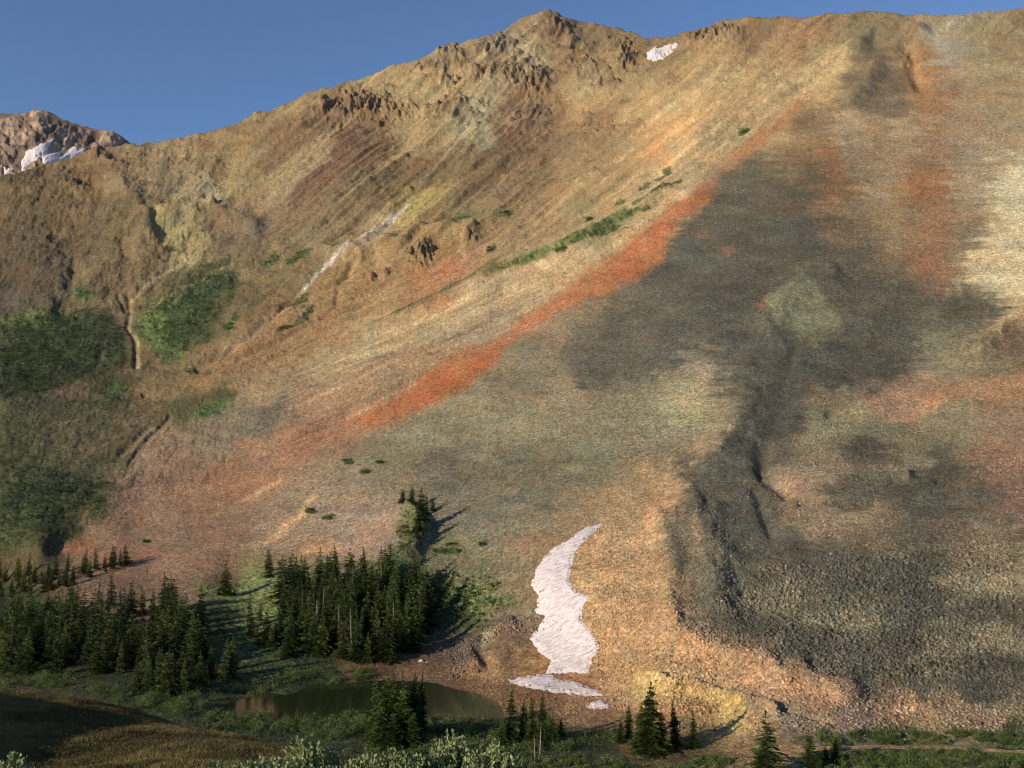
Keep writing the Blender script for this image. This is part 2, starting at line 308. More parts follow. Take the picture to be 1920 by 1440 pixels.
# ------------------------------------------------------------------ surface colours of the geology, with some gully and hillock shade painted in
CS = """30,370,115,92,60;100,400,112,90,60;60,450,105,88,62;150,330,122,94,58;200,300,130,105,75;260,290,152,124,84;330,275,165,135,90;300,330,138,114,80;400,270,145,115,75;480,225,150,120,75;560,190,160,130,85;600,230,128,100,68
430,330,150,128,85;460,300,150,125,80;520,270,130,100,68;600,290,165,135,95;540,330,165,140,95;480,380,150,120,82;600,330,125,92,65;420,370,152,132,82;390,360,172,150,110;320,400,138,118,80;400,420,125,102,70;370,440,162,138,90;312,420,175,155,95;470,430,118,98,76;560,400,138,110,74
100,500,98,84,62;30,580,95,82,66;200,520,125,102,68;170,570,110,95,60;20,500,100,84,60;210,420,120,98,64;150,450,108,88,62;270,470,130,106,70
1030,60,122,94,64;960,90,150,125,90;980,100,168,146,106;1100,80,135,108,72;1200,100,140,110,72;1250,78,135,108,70;720,150,165,135,90;800,180,175,145,95;830,200,170,140,90;760,250,160,130,85;700,265,130,100,68;660,290,125,92,68
860,260,165,140,95;900,220,176,156,115;885,245,170,150,110;830,300,125,98,65;760,330,125,100,65;960,200,140,108,75;950,260,120,92,65;1020,240,135,105,72;1100,180,170,138,90;1000,300,130,100,68;1150,150,165,135,88;1200,200,170,138,90;1130,250,145,114,76
900,350,125,100,68;1000,340,137,110,74;1100,300,160,128,82;1200,280,178,146,96;1280,250,195,150,92;1230,270,200,142,84;1300,180,182,150,100;1320,120,178,145,95;1400,130,182,148,96;1450,90,172,136,90;1500,60,165,125,80;1420,60,142,110,72;1560,60,150,120,80;1620,60,140,118,80;1500,160,186,152,102;1560,120,190,160,106;1400,200,186,150,100;1300,280,182,150,102;1350,250,168,142,98
750,400,182,152,84;795,365,168,142,78;820,330,115,95,65;700,380,130,105,72;640,380,142,118,80;700,430,165,140,105;640,440,150,125,85;850,400,135,115,78;900,380,140,115,78;1000,420,165,132,88;950,340,135,108,72;1080,380,150,125,80;1150,340,160,130,85;1050,330,150,120,80;780,430,165,130,80;850,440,160,125,75;820,470,150,115,65;900,480,170,130,85;960,460,165,135,90;850,510,188,116,76;800,540,170,120,75;880,490,165,120,80;720,520,150,115,70;650,520,160,125,75;600,450,140,118,80;540,500,130,110,68
600,620,165,125,78;500,650,160,120,75;400,690,145,112,70;700,580,165,130,80;800,615,180,150,105;700,640,180,150,105;600,680,172,142,100;500,720,160,130,92;900,560,190,158,110;1000,520,190,158,110;1080,480,195,162,112;1150,430,190,158,110;1250,370,195,160,112;900,600,172,145,108;800,680,165,130,90;700,720,165,130,92;600,740,165,130,95
500,775,108,98,80;450,790,128,114,90;400,830,140,120,92;330,850,150,118,88;300,900,150,115,88;600,800,158,112,80;500,850,158,116,82;420,890,162,114,78;350,940,152,112,82;250,950,140,106,80;180,1000,150,115,82;300,1000,145,114,86;400,1000,157,117,87;250,1040,160,115,85;450,960,145,115,85;500,1000,165,130,100;600,900,150,125,95;650,950,150,125,100;700,1000,165,130,105;700,900,140,122,95;720,850,130,118,88;800,800,140,128,95;400,1060,158,120,86;330,1100,142,110,84;200,1100,140,106,82
900,760,140,125,92;1000,720,130,115,88;1000,800,140,128,95;1100,800,135,122,92;900,850,135,122,92;850,870,104,95,76;950,880,115,105,80;1000,900,120,110,85;850,950,118,110,88;900,1000,130,120,92;950,950,125,115,90;1100,850,132,125,92;1200,850,136,122,92;1050,730,155,130,95;1100,700,103,94,78;1150,660,90,82,70;1200,600,94,87,73;1100,640,108,98,78;1250,650,92,84,72;1030,620,150,120,88;1000,660,135,120,92;1080,590,130,110,80;1160,560,112,100,78;1250,520,85,80,68;1300,450,85,80,66;1350,380,93,84,67;1400,330,100,88,66;1350,560,82,77,64;1400,650,88,80,68
1320,690,160,138,108;1300,740,165,150,110;1280,775,160,150,105;1350,800,148,132,98;1200,760,140,128,95;1250,800,145,130,100;1230,905,188,145,97;1180,930,172,137,92;1330,820,158,130,95;1310,880,104,92,74;1370,830,95,85,70;1390,720,98,88,72
1420,700,80,75,62;1500,650,80,76,62;1600,640,80,76,62;1450,790,80,74,62;1520,590,138,131,92;1490,560,130,120,88;1560,610,122,114,84;1600,560,85,78,62;1700,560,90,80,60;1800,580,88,78,60;1850,570,98,86,66;1755,480,136,94,66;1760,420,146,106,70;1745,300,146,110,76;1735,160,160,112,64;1720,120,165,120,70;1740,350,150,100,60;1550,300,140,97,62;1560,350,130,92,60;1520,250,140,110,75;1600,230,168,140,100;1700,240,172,143,104;1620,170,125,105,78;1650,130,120,102,76;1680,180,125,102,78;1600,300,140,115,85;1650,350,150,125,90;1600,400,125,102,75;1500,380,95,82,62;1500,450,88,78,62;1600,480,105,90,68;1680,420,140,115,80;1400,450,84,78,64;1440,530,82,77,64;1650,700,82,77,62;1700,640,90,84,68;1560,700,80,75,61
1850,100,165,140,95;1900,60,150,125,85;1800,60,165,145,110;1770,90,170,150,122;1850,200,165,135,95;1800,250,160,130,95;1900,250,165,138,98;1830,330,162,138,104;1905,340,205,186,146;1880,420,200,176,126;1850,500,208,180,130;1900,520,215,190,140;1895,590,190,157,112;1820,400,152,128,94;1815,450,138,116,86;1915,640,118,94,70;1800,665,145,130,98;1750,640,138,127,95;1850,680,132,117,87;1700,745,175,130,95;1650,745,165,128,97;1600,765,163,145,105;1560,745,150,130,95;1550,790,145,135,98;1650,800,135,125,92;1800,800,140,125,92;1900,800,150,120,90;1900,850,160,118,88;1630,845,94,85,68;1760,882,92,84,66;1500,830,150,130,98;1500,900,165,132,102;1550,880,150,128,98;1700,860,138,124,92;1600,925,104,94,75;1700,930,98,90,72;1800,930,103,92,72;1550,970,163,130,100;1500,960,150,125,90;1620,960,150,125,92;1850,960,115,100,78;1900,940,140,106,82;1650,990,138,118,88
1400,1000,93,86,70;1500,1050,90,84,68;1600,1080,87,82,66;1700,1080,90,84,68;1400,1100,112,104,82;1470,1120,135,120,88;1600,1150,118,110,82;1700,1200,82,76,62;1500,1205,77,73,60;1400,1180,86,80,66;1350,1140,105,96,76;1300,1050,128,112,84;1340,990,105,96,77;1850,1020,162,130,90;1880,1060,160,135,95;1850,1100,145,130,95;1850,1155,86,80,66;1850,1200,138,126,94;1780,1210,130,118,85;1850,1245,80,75,62;1750,1262,123,112,82;1700,1290,108,102,78;1850,1292,90,85,70;1800,1325,163,130,98;1600,1250,95,88,70
1180,1000,200,155,105;1150,1100,195,152,100;1200,1050,195,150,98;1220,1150,195,150,100;1150,1200,190,145,95;1250,1200,195,150,100;1310,1235,205,158,105;1400,1262,195,147,100;1450,1290,190,142,98;1550,1315,185,140,98;1700,1330,188,143,100;1600,1355,150,125,105;1850,1352,163,135,108;1500,1362,140,122,98;1400,1320,165,130,95;1230,1285,205,167,90;1370,1330,200,166,88;1300,1330,185,142,84;1240,1350,180,130,85;1160,1300,180,135,90
940,1240,135,105,70;900,1262,165,125,80;960,1200,120,95,72;1000,1262,160,115,70;870,1230,100,86,78;950,1172,115,96,80;1010,1130,130,108,80;960,1080,130,112,82;1000,1030,150,120,85;880,1060,110,105,75;860,1120,72,84,46;920,1130,88,100,54;870,1155,72,84,46;1000,1320,140,100,62;1100,1335,160,120,80;880,1290,125,92,60;780,1265,120,90,65;1050,1290,160,115,75;840,1040,115,108,80;800,1090,70,80,45;750,1060,80,86,52
100,640,78,82,46;60,700,72,76,46;50,610,88,90,42;180,620,80,80,46;200,705,82,74,46;130,745,108,88,63;300,600,85,95,45;380,540,84,84,50;350,590,84,90,48;330,640,87,95,50;228,600,115,95,65;450,560,115,95,60;100,800,102,90,60;200,780,102,90,60;50,850,84,84,50;150,850,98,88,58;100,900,82,84,50;50,960,88,92,50;150,940,84,86,50;205,850,96,86,56;30,1000,62,68,36;110,985,74,74,42;60,1035,85,74,48;300,730,125,100,65;330,765,97,90,54;400,745,98,92,54;290,690,128,102,68
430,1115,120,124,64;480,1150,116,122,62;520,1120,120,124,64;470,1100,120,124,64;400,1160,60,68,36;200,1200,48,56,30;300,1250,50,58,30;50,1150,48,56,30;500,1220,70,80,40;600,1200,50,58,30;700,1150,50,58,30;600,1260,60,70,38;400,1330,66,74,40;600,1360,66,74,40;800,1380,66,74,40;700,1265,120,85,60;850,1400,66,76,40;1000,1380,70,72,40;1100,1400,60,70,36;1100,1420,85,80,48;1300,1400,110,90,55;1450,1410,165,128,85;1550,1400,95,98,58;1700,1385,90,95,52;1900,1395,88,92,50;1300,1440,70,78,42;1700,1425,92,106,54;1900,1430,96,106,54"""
P = []  # the right edge hillock's shade is painted in as darker samples
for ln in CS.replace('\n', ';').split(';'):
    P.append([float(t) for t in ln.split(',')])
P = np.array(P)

POLY = [  # polygon, colour, feather px, opacity, warp px
 ([(1478,206),(1502,196),(1442,262),(1400,292),(1350,325),(1332,380),(1292,405),(1256,440),(1247,490),(1200,515),(1150,550),(1080,572),(1010,600),(975,612),(962,608),(1010,580),(1060,540),(1110,500),(1180,450),(1240,402),(1290,367),(1330,337),(1370,302),(1420,257)], (180,104,52), 14, .85, 9),
 ([(1340,345),(1330,375),(1280,410),(1250,440),(1235,470),(1190,505),(1140,530),(1120,520),(1180,470),(1240,420),(1300,370)], (184,96,46), 14, .55, 9),
 ([(965,630),(940,668),(905,706),(860,736),(790,772),(740,792),(690,802),(655,792),(680,775),(740,745),(800,700),(850,662),(900,643)], (178,100,46), 12, .88, 9),
 ([(930,655),(900,700),(850,725),(790,755),(750,765),(800,720),(850,690)], (178,90,40), 14, .55, 8),
 ([(655,790),(690,800),(720,800),(640,850),(560,882),(480,925),(380,942),(350,927),(430,870),(520,830),(600,805)], (160,114,80), 34, .45, 22),
 ([(108,1030),(130,1012),(175,1008),(170,1035),(120,1042)], (165,104,70), 7, .7, 5),
 ([(1732,737),(1800,716),(1860,706),(1930,690),(1930,755),(1860,755),(1800,746),(1740,757)], (178,126,82), 10, .75, 8),
 ([(1418,568),(1428,567),(1434,580),(1426,588),(1419,580)], (190,104,56), 4, .9, 3),
 ([(1350,468),(1370,462),(1384,474),(1366,482)], (170,100,64), 6, .8, 4),
 ([(1300,435),(1325,428),(1330,445),(1305,450)], (170,100,65), 7, .6, 5),
 ([(1740,230),(1775,240),(1790,330),(1790,420),(1800,520),(1750,520),(1730,440),(1725,330)], (146,110,76), 24, .28, 26),
 ([(1690,95),(1730,80),(1750,150),(1760,190),(1715,200)], (162,124,80), 20, .4, 20),
 ([(1500,230),(1560,270),(1580,400),(1545,440),(1520,340)], (140,112,80), 28, .25, 24),
 ([(1620,70),(1590,130),(1565,200),(1620,215),(1700,210),(1690,150),(1660,90)], (122,102,76), 14, .7, 10),
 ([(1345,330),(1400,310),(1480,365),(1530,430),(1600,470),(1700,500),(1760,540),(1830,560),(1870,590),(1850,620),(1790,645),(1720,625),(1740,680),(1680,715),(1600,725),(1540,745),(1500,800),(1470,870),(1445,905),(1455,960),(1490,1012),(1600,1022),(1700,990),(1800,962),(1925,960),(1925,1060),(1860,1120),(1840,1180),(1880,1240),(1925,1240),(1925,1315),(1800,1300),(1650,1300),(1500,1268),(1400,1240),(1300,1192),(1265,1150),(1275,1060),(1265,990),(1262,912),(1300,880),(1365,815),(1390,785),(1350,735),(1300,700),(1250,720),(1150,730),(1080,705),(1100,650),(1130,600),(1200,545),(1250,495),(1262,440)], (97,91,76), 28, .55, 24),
 ([(1430,560),(1450,545),(1540,540),(1550,575),(1580,600),(1570,615),(1500,622),(1455,610)], (136,129,94), 10, .8, 10),
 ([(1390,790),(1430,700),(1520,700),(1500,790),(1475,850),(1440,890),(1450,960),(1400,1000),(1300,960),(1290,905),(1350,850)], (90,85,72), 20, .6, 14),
 ([(0,615),(60,587),(120,577),(200,572),(222,600),(238,640),(236,680),(200,700),(120,722),(60,742),(0,752)], (58,68,38), 4, .85, 10),
 ([(0,600),(60,580),(110,572),(60,600),(0,630)], (92,98,50), 5, .8, 5),
 ([(375,488),(430,490),(450,520),(440,560),(400,600),(385,640),(330,655),(315,645),(305,600),(300,575),(340,570),(355,520)], (64,76,42), 5, .75, 10),
 ([(262,588),(296,572),(312,600),(312,650),(280,655),(262,620)], (92,106,50), 6, .8, 7),
 ([(0,875),(100,868),(220,903),(250,905),(180,945),(60,985),(0,1000)], (58,68,38), 6, .6, 14),
 ([(0,765),(120,752),(230,735),(250,745),(200,775),(100,800),(0,830)], (78,82,46), 8, .5, 14),
 ([(1400,1108),(1480,1095),(1540,1128),(1620,1148),(1680,1165),(1600,1186),(1480,1170),(1410,1142)], (138,126,92), 12, .6, 12),
 ([(1740,1088),(1800,1070),(1925,1083),(1925,1120),(1800,1116)], (150,134,98), 8, .65, 8),
 ([(1690,1238),(1760,1203),(1840,1186),(1925,1180),(1925,1212),(1840,1214),(1780,1238)], (138,126,94), 10, .6, 10),
 ([(1480,905),(1560,898),(1700,890),(1720,878),(1600,868),(1490,878)], (160,134,102), 9, .5, 8),
 ([(1500,955),(1600,950),(1700,975),(1640,1000),(1520,1000)], (150,128,96), 10, .55, 8),
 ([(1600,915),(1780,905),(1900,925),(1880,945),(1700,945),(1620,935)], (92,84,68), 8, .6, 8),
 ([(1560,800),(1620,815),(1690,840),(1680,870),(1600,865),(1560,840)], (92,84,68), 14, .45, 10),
 ([(357,781),(375,766),(430,742),(440,748),(400,776),(372,788)], (80,102,52), 3, .95, 2),
 ([(700,607),(780,572),(850,538),(900,506),(940,486),(932,500),(880,532),(800,572),(740,598)], (92,102,46), 4, 1.0, 4),
 ([(900,520),(960,492),(1040,462),(1095,432),(1160,400),(1190,395),(1150,430),(1090,458),(1030,482),(940,515)], (98,106,50), 5, .95, 5),
 ([(1090,460),(1190,395),(1240,350),(1260,345),(1225,385),(1160,440),(1110,470)], (104,106,54), 8, .6, 8),
 ([(820,405),(870,395),(960,392),(930,405),(860,415),(815,420)], (100,104,58), 5, .7, 8),
 ([(736,398),(765,378),(800,360),(832,350),(838,356),(800,385),(760,405),(735,410)], (186,156,82), 8, .7, 6),
 ([(560,960),(585,925),(590,930),(575,960),(545,995),(500,1020),(480,1022),(520,990)], (222,172,108), 6, .85, 5),
 ([(440,940),(480,920),(530,895),(528,905),(480,930)], (205,160,110), 5, .8, 3),
 ([(560,1040),(585,1022),(640,1020),(640,1036)], (205,150,95), 5, .8, 3),
 ([(780,1005),(795,985),(812,965),(815,972),(795,1010),(770,1030)], (200,160,110), 4, .5, 3),
 ([(740,985),(775,945),(800,975),(805,1010),(780,1035),(750,1005)], (96,98,50), 6, .8, 5),
 ([(1165,1310),(1200,1280),(1235,1270),(1290,1290),(1280,1315),(1230,1325),(1190,1325)], (192,158,96), 10, .6, 8),
 ([(1340,1330),(1385,1318),(1390,1335),(1350,1345)], (215,175,92), 5, .8, 4),
 ([(905,1200),(935,1188),(925,1205),(905,1222)], (175,160,110), 5, .7, 3),
 ([(1265,1290),(1330,1310),(1280,1312)], (214,176,96), 4, .7, 3),
 ([(1700,1325),(1715,1300),(1720,1325),(1705,1340)], (215,170,100), 6, .6, 4),
 ([(1320,1030),(1306,1040),(1290,1010),(1305,985)], (180,140,108), 7, .6, 4),
 ([(1290,790),(1270,775),(1300,720),(1335,680),(1345,690),(1320,730)], (182,158,112), 7, .6, 6),
 ([(1150,915),(1200,905),(1260,900),(1290,920),(1260,970),(1200,1010),(1165,1010),(1130,985)], (196,152,102), 12, .7, 8),
 ([(885,180),(910,195),(925,190),(905,215),(885,250),(870,270),(865,250),(880,215)], (182,162,122), 6, .7, 6),
 ([(950,65),(990,80),(1010,110),(1040,115),(985,140),(975,110),(950,90)], (172,152,114), 6, .7, 6),
 ([(1100,150),(1125,135),(1135,140),(1115,165),(1075,190)], (190,162,112), 5, .7, 5),
 ([(610,270),(570,300),(520,345),(480,375),(500,380),(560,335),(620,300)], (172,145,104), 7, .6, 8),
 ([(1860,300),(1925,290),(1925,480),(1860,560),(1815,510),(1850,470),(1880,420),(1890,350)], (202,180,142), 22, .35, 24),
]
LINES = [ # polyline, half width, colour, opacity, warp
 ([(765,386),(735,405),(690,432),(640,480),(605,503),(570,540)], 3.2, (224,202,180), 1.0, 2),
 ([(570,540),(520,580),(470,625),(425,655)], 2.6, (186,156,118), .8, 3),
 ([(850,275),(820,310),(790,345),(765,386)], 2.4, (190,164,124), .6, 3),
 ([(640,478),(625,492),(610,500)], 3.5, (228,204,184), .8, 2),
 ([(345,430),(355,480),(300,510),(262,540),(247,560)], 5, (180,152,106), .85, 5),
 ([(350,400),(340,440),(330,480)], 6, (182,156,108), .7, 6),
 ([(247,560),(247,580),(240,610),(258,640),(260,690)], 3.5, (186,156,112), 1.0, 3),
 ([(238,545),(243,580),(236,610),(250,640),(250,688)], 4, (92,66,46), .6, 3),
 ([(470,470),(430,500),(380,520),(330,545),(290,570)], 3, (170,144,98), .6, 4),
 ([(205,560),(215,590),(200,640),(180,700)], 3, (150,126,88), .5, 4),
 ([(200,760),(120,800),(60,850)], 3, (140,116,80), .6, 6),
 ([(330,740),(260,780),(190,820),(120,860)], 3, (146,120,82), .6, 6),
 ([(300,770),(220,820),(140,870)], 3, (150,122,84), .6, 6),
 ([(545,560),(470,625),(420,660),(360,690)], 7, (158,122,86), .5, 5),
 ([(660,500),(635,530),(632,575),(600,600),(520,640),(440,680),(360,705)], 3.5, (120,80,48), .55, 3),
 ([(318,780),(290,812),(262,840),(240,885)], 3, (70,62,44), .75, 2),
 ([(326,784),(300,815),(270,845),(250,885)], 2.5, (178,150,108), .6, 2),
 ([(300,795),(265,825),(230,855)], 2.5, (160,132,92), .6, 2),
 ([(1190,1262),(1280,1273),(1350,1298),(1430,1316),(1500,1338),(1570,1360)], 3.5, (112,94,84), .8, 3),
 ([(385,1325),(392,330),(386,375)], 0.1, (170,150,110), .0, 2),
 ([(395,335),(388,350),(384,375)], 4, (182,162,120), .7, 3),
 ([(640,600),(760,570),(900,520)], 3, (120,112,66), .4, 3),
 ([(640,770),(760,720),(860,665)], 4, (150,118,84), .4, 4),
 ([(650,690),(780,655),(900,615),(980,575)], 5, (112,102,88), .45, 6),
 ([(1020,590),(985,610),(950,632)], 12, (200,112,62), .7, 4),
 ([(600,690),(760,640),(900,590),(1020,545)], 4, (200,168,120), .5, 4),
 ([(1475,700),(1455,780),(1430,830),(1420,870),(1440,900),(1452,930)], 12, (66,62,54), .55, 8),  # dark gully rock, with the gully's own shadow painted in
 ([(1200,905),(1290,880),(1350,835),(1380,800)], 6, (196,158,112), .6, 5),
 ([(1920,590),(1885,615),(1860,648)], 3, (205,172,124), .7, 3),
 ([(1845,20),(1848,90),(1845,150)], 3, (185,165,125), .6, 3),
 ([(1820,500),(1870,480),(1920,540)], 4, (225,200,150), .4, 4),
 ([(1590,100),(1500,190),(1440,240)], 4, (196,165,112), .6, 4),
 ([(1250,80),(1180,100),(1120,150)], 3, (170,145,105), .4, 4),
]
SPOTS_GREEN = [(1395,248,13,6),(1105,412,9,5),(1050,476,12,5),(922,468,11,5),(950,398,16,4),(870,408,14,5),(1240,330,20,5),(1210,345,14,5),(1162,378,14,5),(1200,382,18,6),(1230,365,16,5),(1255,350,14,4),
 (1180,405,16,5),(1130,425,22,6),(1120,440,24,6),(1250,318,12,4),(1270,345,10,3),(1150,430,20,6),(1210,395,12,4),(1085,455,16,5),(560,560,20,10),(575,590,12,8),(560,605,20,6),(533,617,18,6),(428,613,14,8),(440,595,12,8),(560,480,24,12),
 (510,485,14,10),(150,540,18,8),(165,550,18,6),(215,725,26,9),(360,692,20,5),(320,462,12,6),(210,740,12,8),(650,862,12,5),(688,882,14,5),(712,866,8,4),(583,957,12,5),(612,968,14,6),(836,1034,30,7),(845,1022,16,4),
 (905,1020,8,4),(1700,1200,0.1,0.1),(1747,1246,7,3),(275,1014,8,4),(580,582,10,8)]

def ground_color(u, v, x, y):
    wu = u+26*fbm(u/70, v/50, 41, 6, .62); wv = v+20*fbm(u/70, v/45, 42, 6, .62)
    rt = sstep(-10, 60, below_crest(u, v))*(1-.5*sstep(700, 900, v))
    wu = wu+rt*32*fbm(u/130, v/7.5, 101, 4, .6); wv = wv+rt*12*fbm(u/26, v/26, 102, 4, .65)
    num = np.zeros(u.shape+(3,)); den = np.zeros(u.shape)
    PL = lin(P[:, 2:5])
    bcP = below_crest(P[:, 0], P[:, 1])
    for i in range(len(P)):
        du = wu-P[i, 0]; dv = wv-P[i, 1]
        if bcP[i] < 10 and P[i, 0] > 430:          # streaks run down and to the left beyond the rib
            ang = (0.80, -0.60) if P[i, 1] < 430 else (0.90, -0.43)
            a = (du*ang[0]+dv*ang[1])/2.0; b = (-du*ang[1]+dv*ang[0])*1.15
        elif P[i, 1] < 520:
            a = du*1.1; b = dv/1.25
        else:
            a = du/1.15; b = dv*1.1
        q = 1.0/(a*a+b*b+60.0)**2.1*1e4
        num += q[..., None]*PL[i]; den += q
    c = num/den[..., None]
    for pts, col, fe, op, wp in POLY:
        us = [p[0] for p in pts]; vs = [p[1] for p in pts]; g = fe*2+wp*2
        m = (u > min(us)-g) & (u < max(us)+g) & (v > min(vs)-g) & (v < max(vs)+g)
        if not m.any(): continue
        uu = u[m]+wp*fbm(u[m]/22, v[m]/16, 43, 4, .6); vv = v[m]+wp*.7*fbm(u[m]/22, v[m]/16, 44, 4, .6)
        if wp >= 20: uu = u[m]+wp*1.1*fbm(u[m]/70, v[m]/11, 43, 4, .6); vv = v[m]+wp*.9*fbm(u[m]/30, v[m]/30, 44, 4, .6)
        s = sdist(uu, vv, pts); k = sstep(-fe, fe, s)*op
        k = k*(1-.35*sstep(.1, .9, fbm(u[m]/14, v[m]/10, 45, 3)))
        c[m] = c[m]*(1-k[:, None])+lin(col)*k[:, None]
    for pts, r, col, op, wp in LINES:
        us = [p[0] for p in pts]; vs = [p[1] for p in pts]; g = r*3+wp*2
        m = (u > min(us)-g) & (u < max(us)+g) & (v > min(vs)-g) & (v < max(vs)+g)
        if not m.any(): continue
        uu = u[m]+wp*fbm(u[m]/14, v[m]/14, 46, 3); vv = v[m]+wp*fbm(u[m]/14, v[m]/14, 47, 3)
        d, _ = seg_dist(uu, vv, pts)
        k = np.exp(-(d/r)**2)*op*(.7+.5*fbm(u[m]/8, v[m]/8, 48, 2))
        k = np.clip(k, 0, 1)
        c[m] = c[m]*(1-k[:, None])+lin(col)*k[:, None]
    gcol = lin((70,84,42))
    for (cu, cv, a, b) in SPOTS_GREEN:
        m = (np.abs(u-cu) < a*2) & (np.abs(v-cv) < (a+b)*1.5)
        if not m.any(): continue
        du = u[m]-cu; dv = v[m]-cv+du*(.45 if cv < 620 and cu > 480 else 0.0)
        q = (du/a)**2+(dv/b)**2+.6*fbm(u[m]/6, v[m]/4, 49, 2)
        k = sstep(1.2, .6, q)*.85
        c[m] = c[m]*(1-k[:, None])+gcol*k[:, None]
    for (cu, cv, cw, ch, st) in CRAGS:
        m = (np.abs(u-cu) < cw*1.3) & (np.abs(v-cv) < ch*1.4)
        if not m.any(): continue
        q = ((u[m]-cu)/cw)**2+((v[m]-cv)/ch)**2
        k = np.exp(-q*2.5)*.65*(1-sstep(.1, .6, fbm(u[m]/7, v[m]/12, 50, 3)))
        c[m] = c[m]*(1-k[:, None])+lin((112,88,68))*k[:, None]
    # mineral streaks and blotches
    bc = below_crest(u, v); left = sstep(20, -20, bc)*sstep(380, 600, u)
    s1 = .65*fbm((.60*u+.80*v)/8.0, (-.80*u+.60*v)/190.0, 51, 4, .6)+.5*fbm((.60*u+.80*v)/3.2, (-.80*u+.60*v)/70.0, 57, 2, .6)
    s3 = .65*fbm((.40*u+.92*v)/7.0, (-.92*u+.40*v)/220.0, 52, 4, .6)+.5*fbm((.40*u+.92*v)/3.2, (-.92*u+.40*v)/80.0, 58, 2, .6)
    s2 = fbm(u/60.0, v/18.0, 53, 4, .5)+.5*fbm(u/50.0, v/5.0, 59, 2, .5)*sstep(620, 300, v)
    lo = sstep(430, 560, v)
    s = left*(s1*(1-lo)+s3*lo)+(1-left)*s2*.8
    c = c*np.clip(1+.24*s+.10*fbm(u/4.5, v/3.5, 54, 3, .7)+.10*fbm(u/16.0, v/11.0, 56, 4, .65), .4, 1.8)[..., None]
    gm = sstep(.0, .012, c[..., 1]-c[..., 0]*.93)
    c = c*(1+gm*(.75*fbm(u/4.2, v/2.8, 110, 3, .7)+.35*fbm(u/14, v/7, 111, 3, .6)))[..., None]
    c = np.clip(c, .004, 1)
    hi = sstep(.78, .96, vn(u/2.6, v/2.3, 90)); lo_ = sstep(.80, .97, vn(u/2.9, v/2.5, 93))
    c = c*(1+.38*hi-.34*lo_)[..., None]
    st = (.60*u+.80*v)*(1-lo)+(.40*u+.92*v)*lo; sl = (-.80*u+.60*v)*(1-lo)+(-.92*u+.40*v)*lo
    pale = sstep(.25, .7, fbm(st/11.0, sl/170.0, 94, 3, .55))*left*sstep(-.3, .3, fbm(u/90, v/70, 95, 3))
    drk = sstep(.25, .7, fbm(st/8.0, sl/120.0, 96, 3, .55))*left*sstep(-.3, .3, fbm(u/90, v/70, 97, 3))
    c = c*(1+.34*pale-.26*drk)[..., None]
    cm = crag_mask(u, v)[..., None]
    rk = fbm(u/5.0+v/9.0, v/9.0, 98, 4, .7)[..., None]
    c = c*(1-.55*cm)+lin((118,94,74))*(.55*cm)*(1+.6*rk)
    t = .10*fbm(u/38.0, v/22.0, 55, 4, .6)
    c[..., 0] *= 1+t; c[..., 2] *= 1-t
    return c

GAIN = np.array([0.945, 0.955, 0.86])*0.98
def albedo(u, v, x=None, y=None):
    c = ground_color(u, v, x, y); g = (c*np.array([.3, .6, .1])).sum(-1, keepdims=True); c = c*.84+g*.16; k = 1-.07*sstep(.16, .36, g); c = c*k*np.array([1, 1.02, 1.06])
    return np.clip(c*GAIN, 0.01, .8)

# ------------------------------------------------------------------ materials
def mat_new(name):
    m = bpy.data.materials.new(name); m.use_nodes = True
    n = m.node_tree.nodes; l = m.node_tree.links
    b = n['Principled BSDF']; b.inputs['Roughness'].default_value = .95
    b.inputs['Specular IOR Level'].default_value = .15
    return m, n, l, b
def N(n, t, **k):
    x = n.new(t)
    for a, v in k.items(): setattr(x, a, v)
    return x

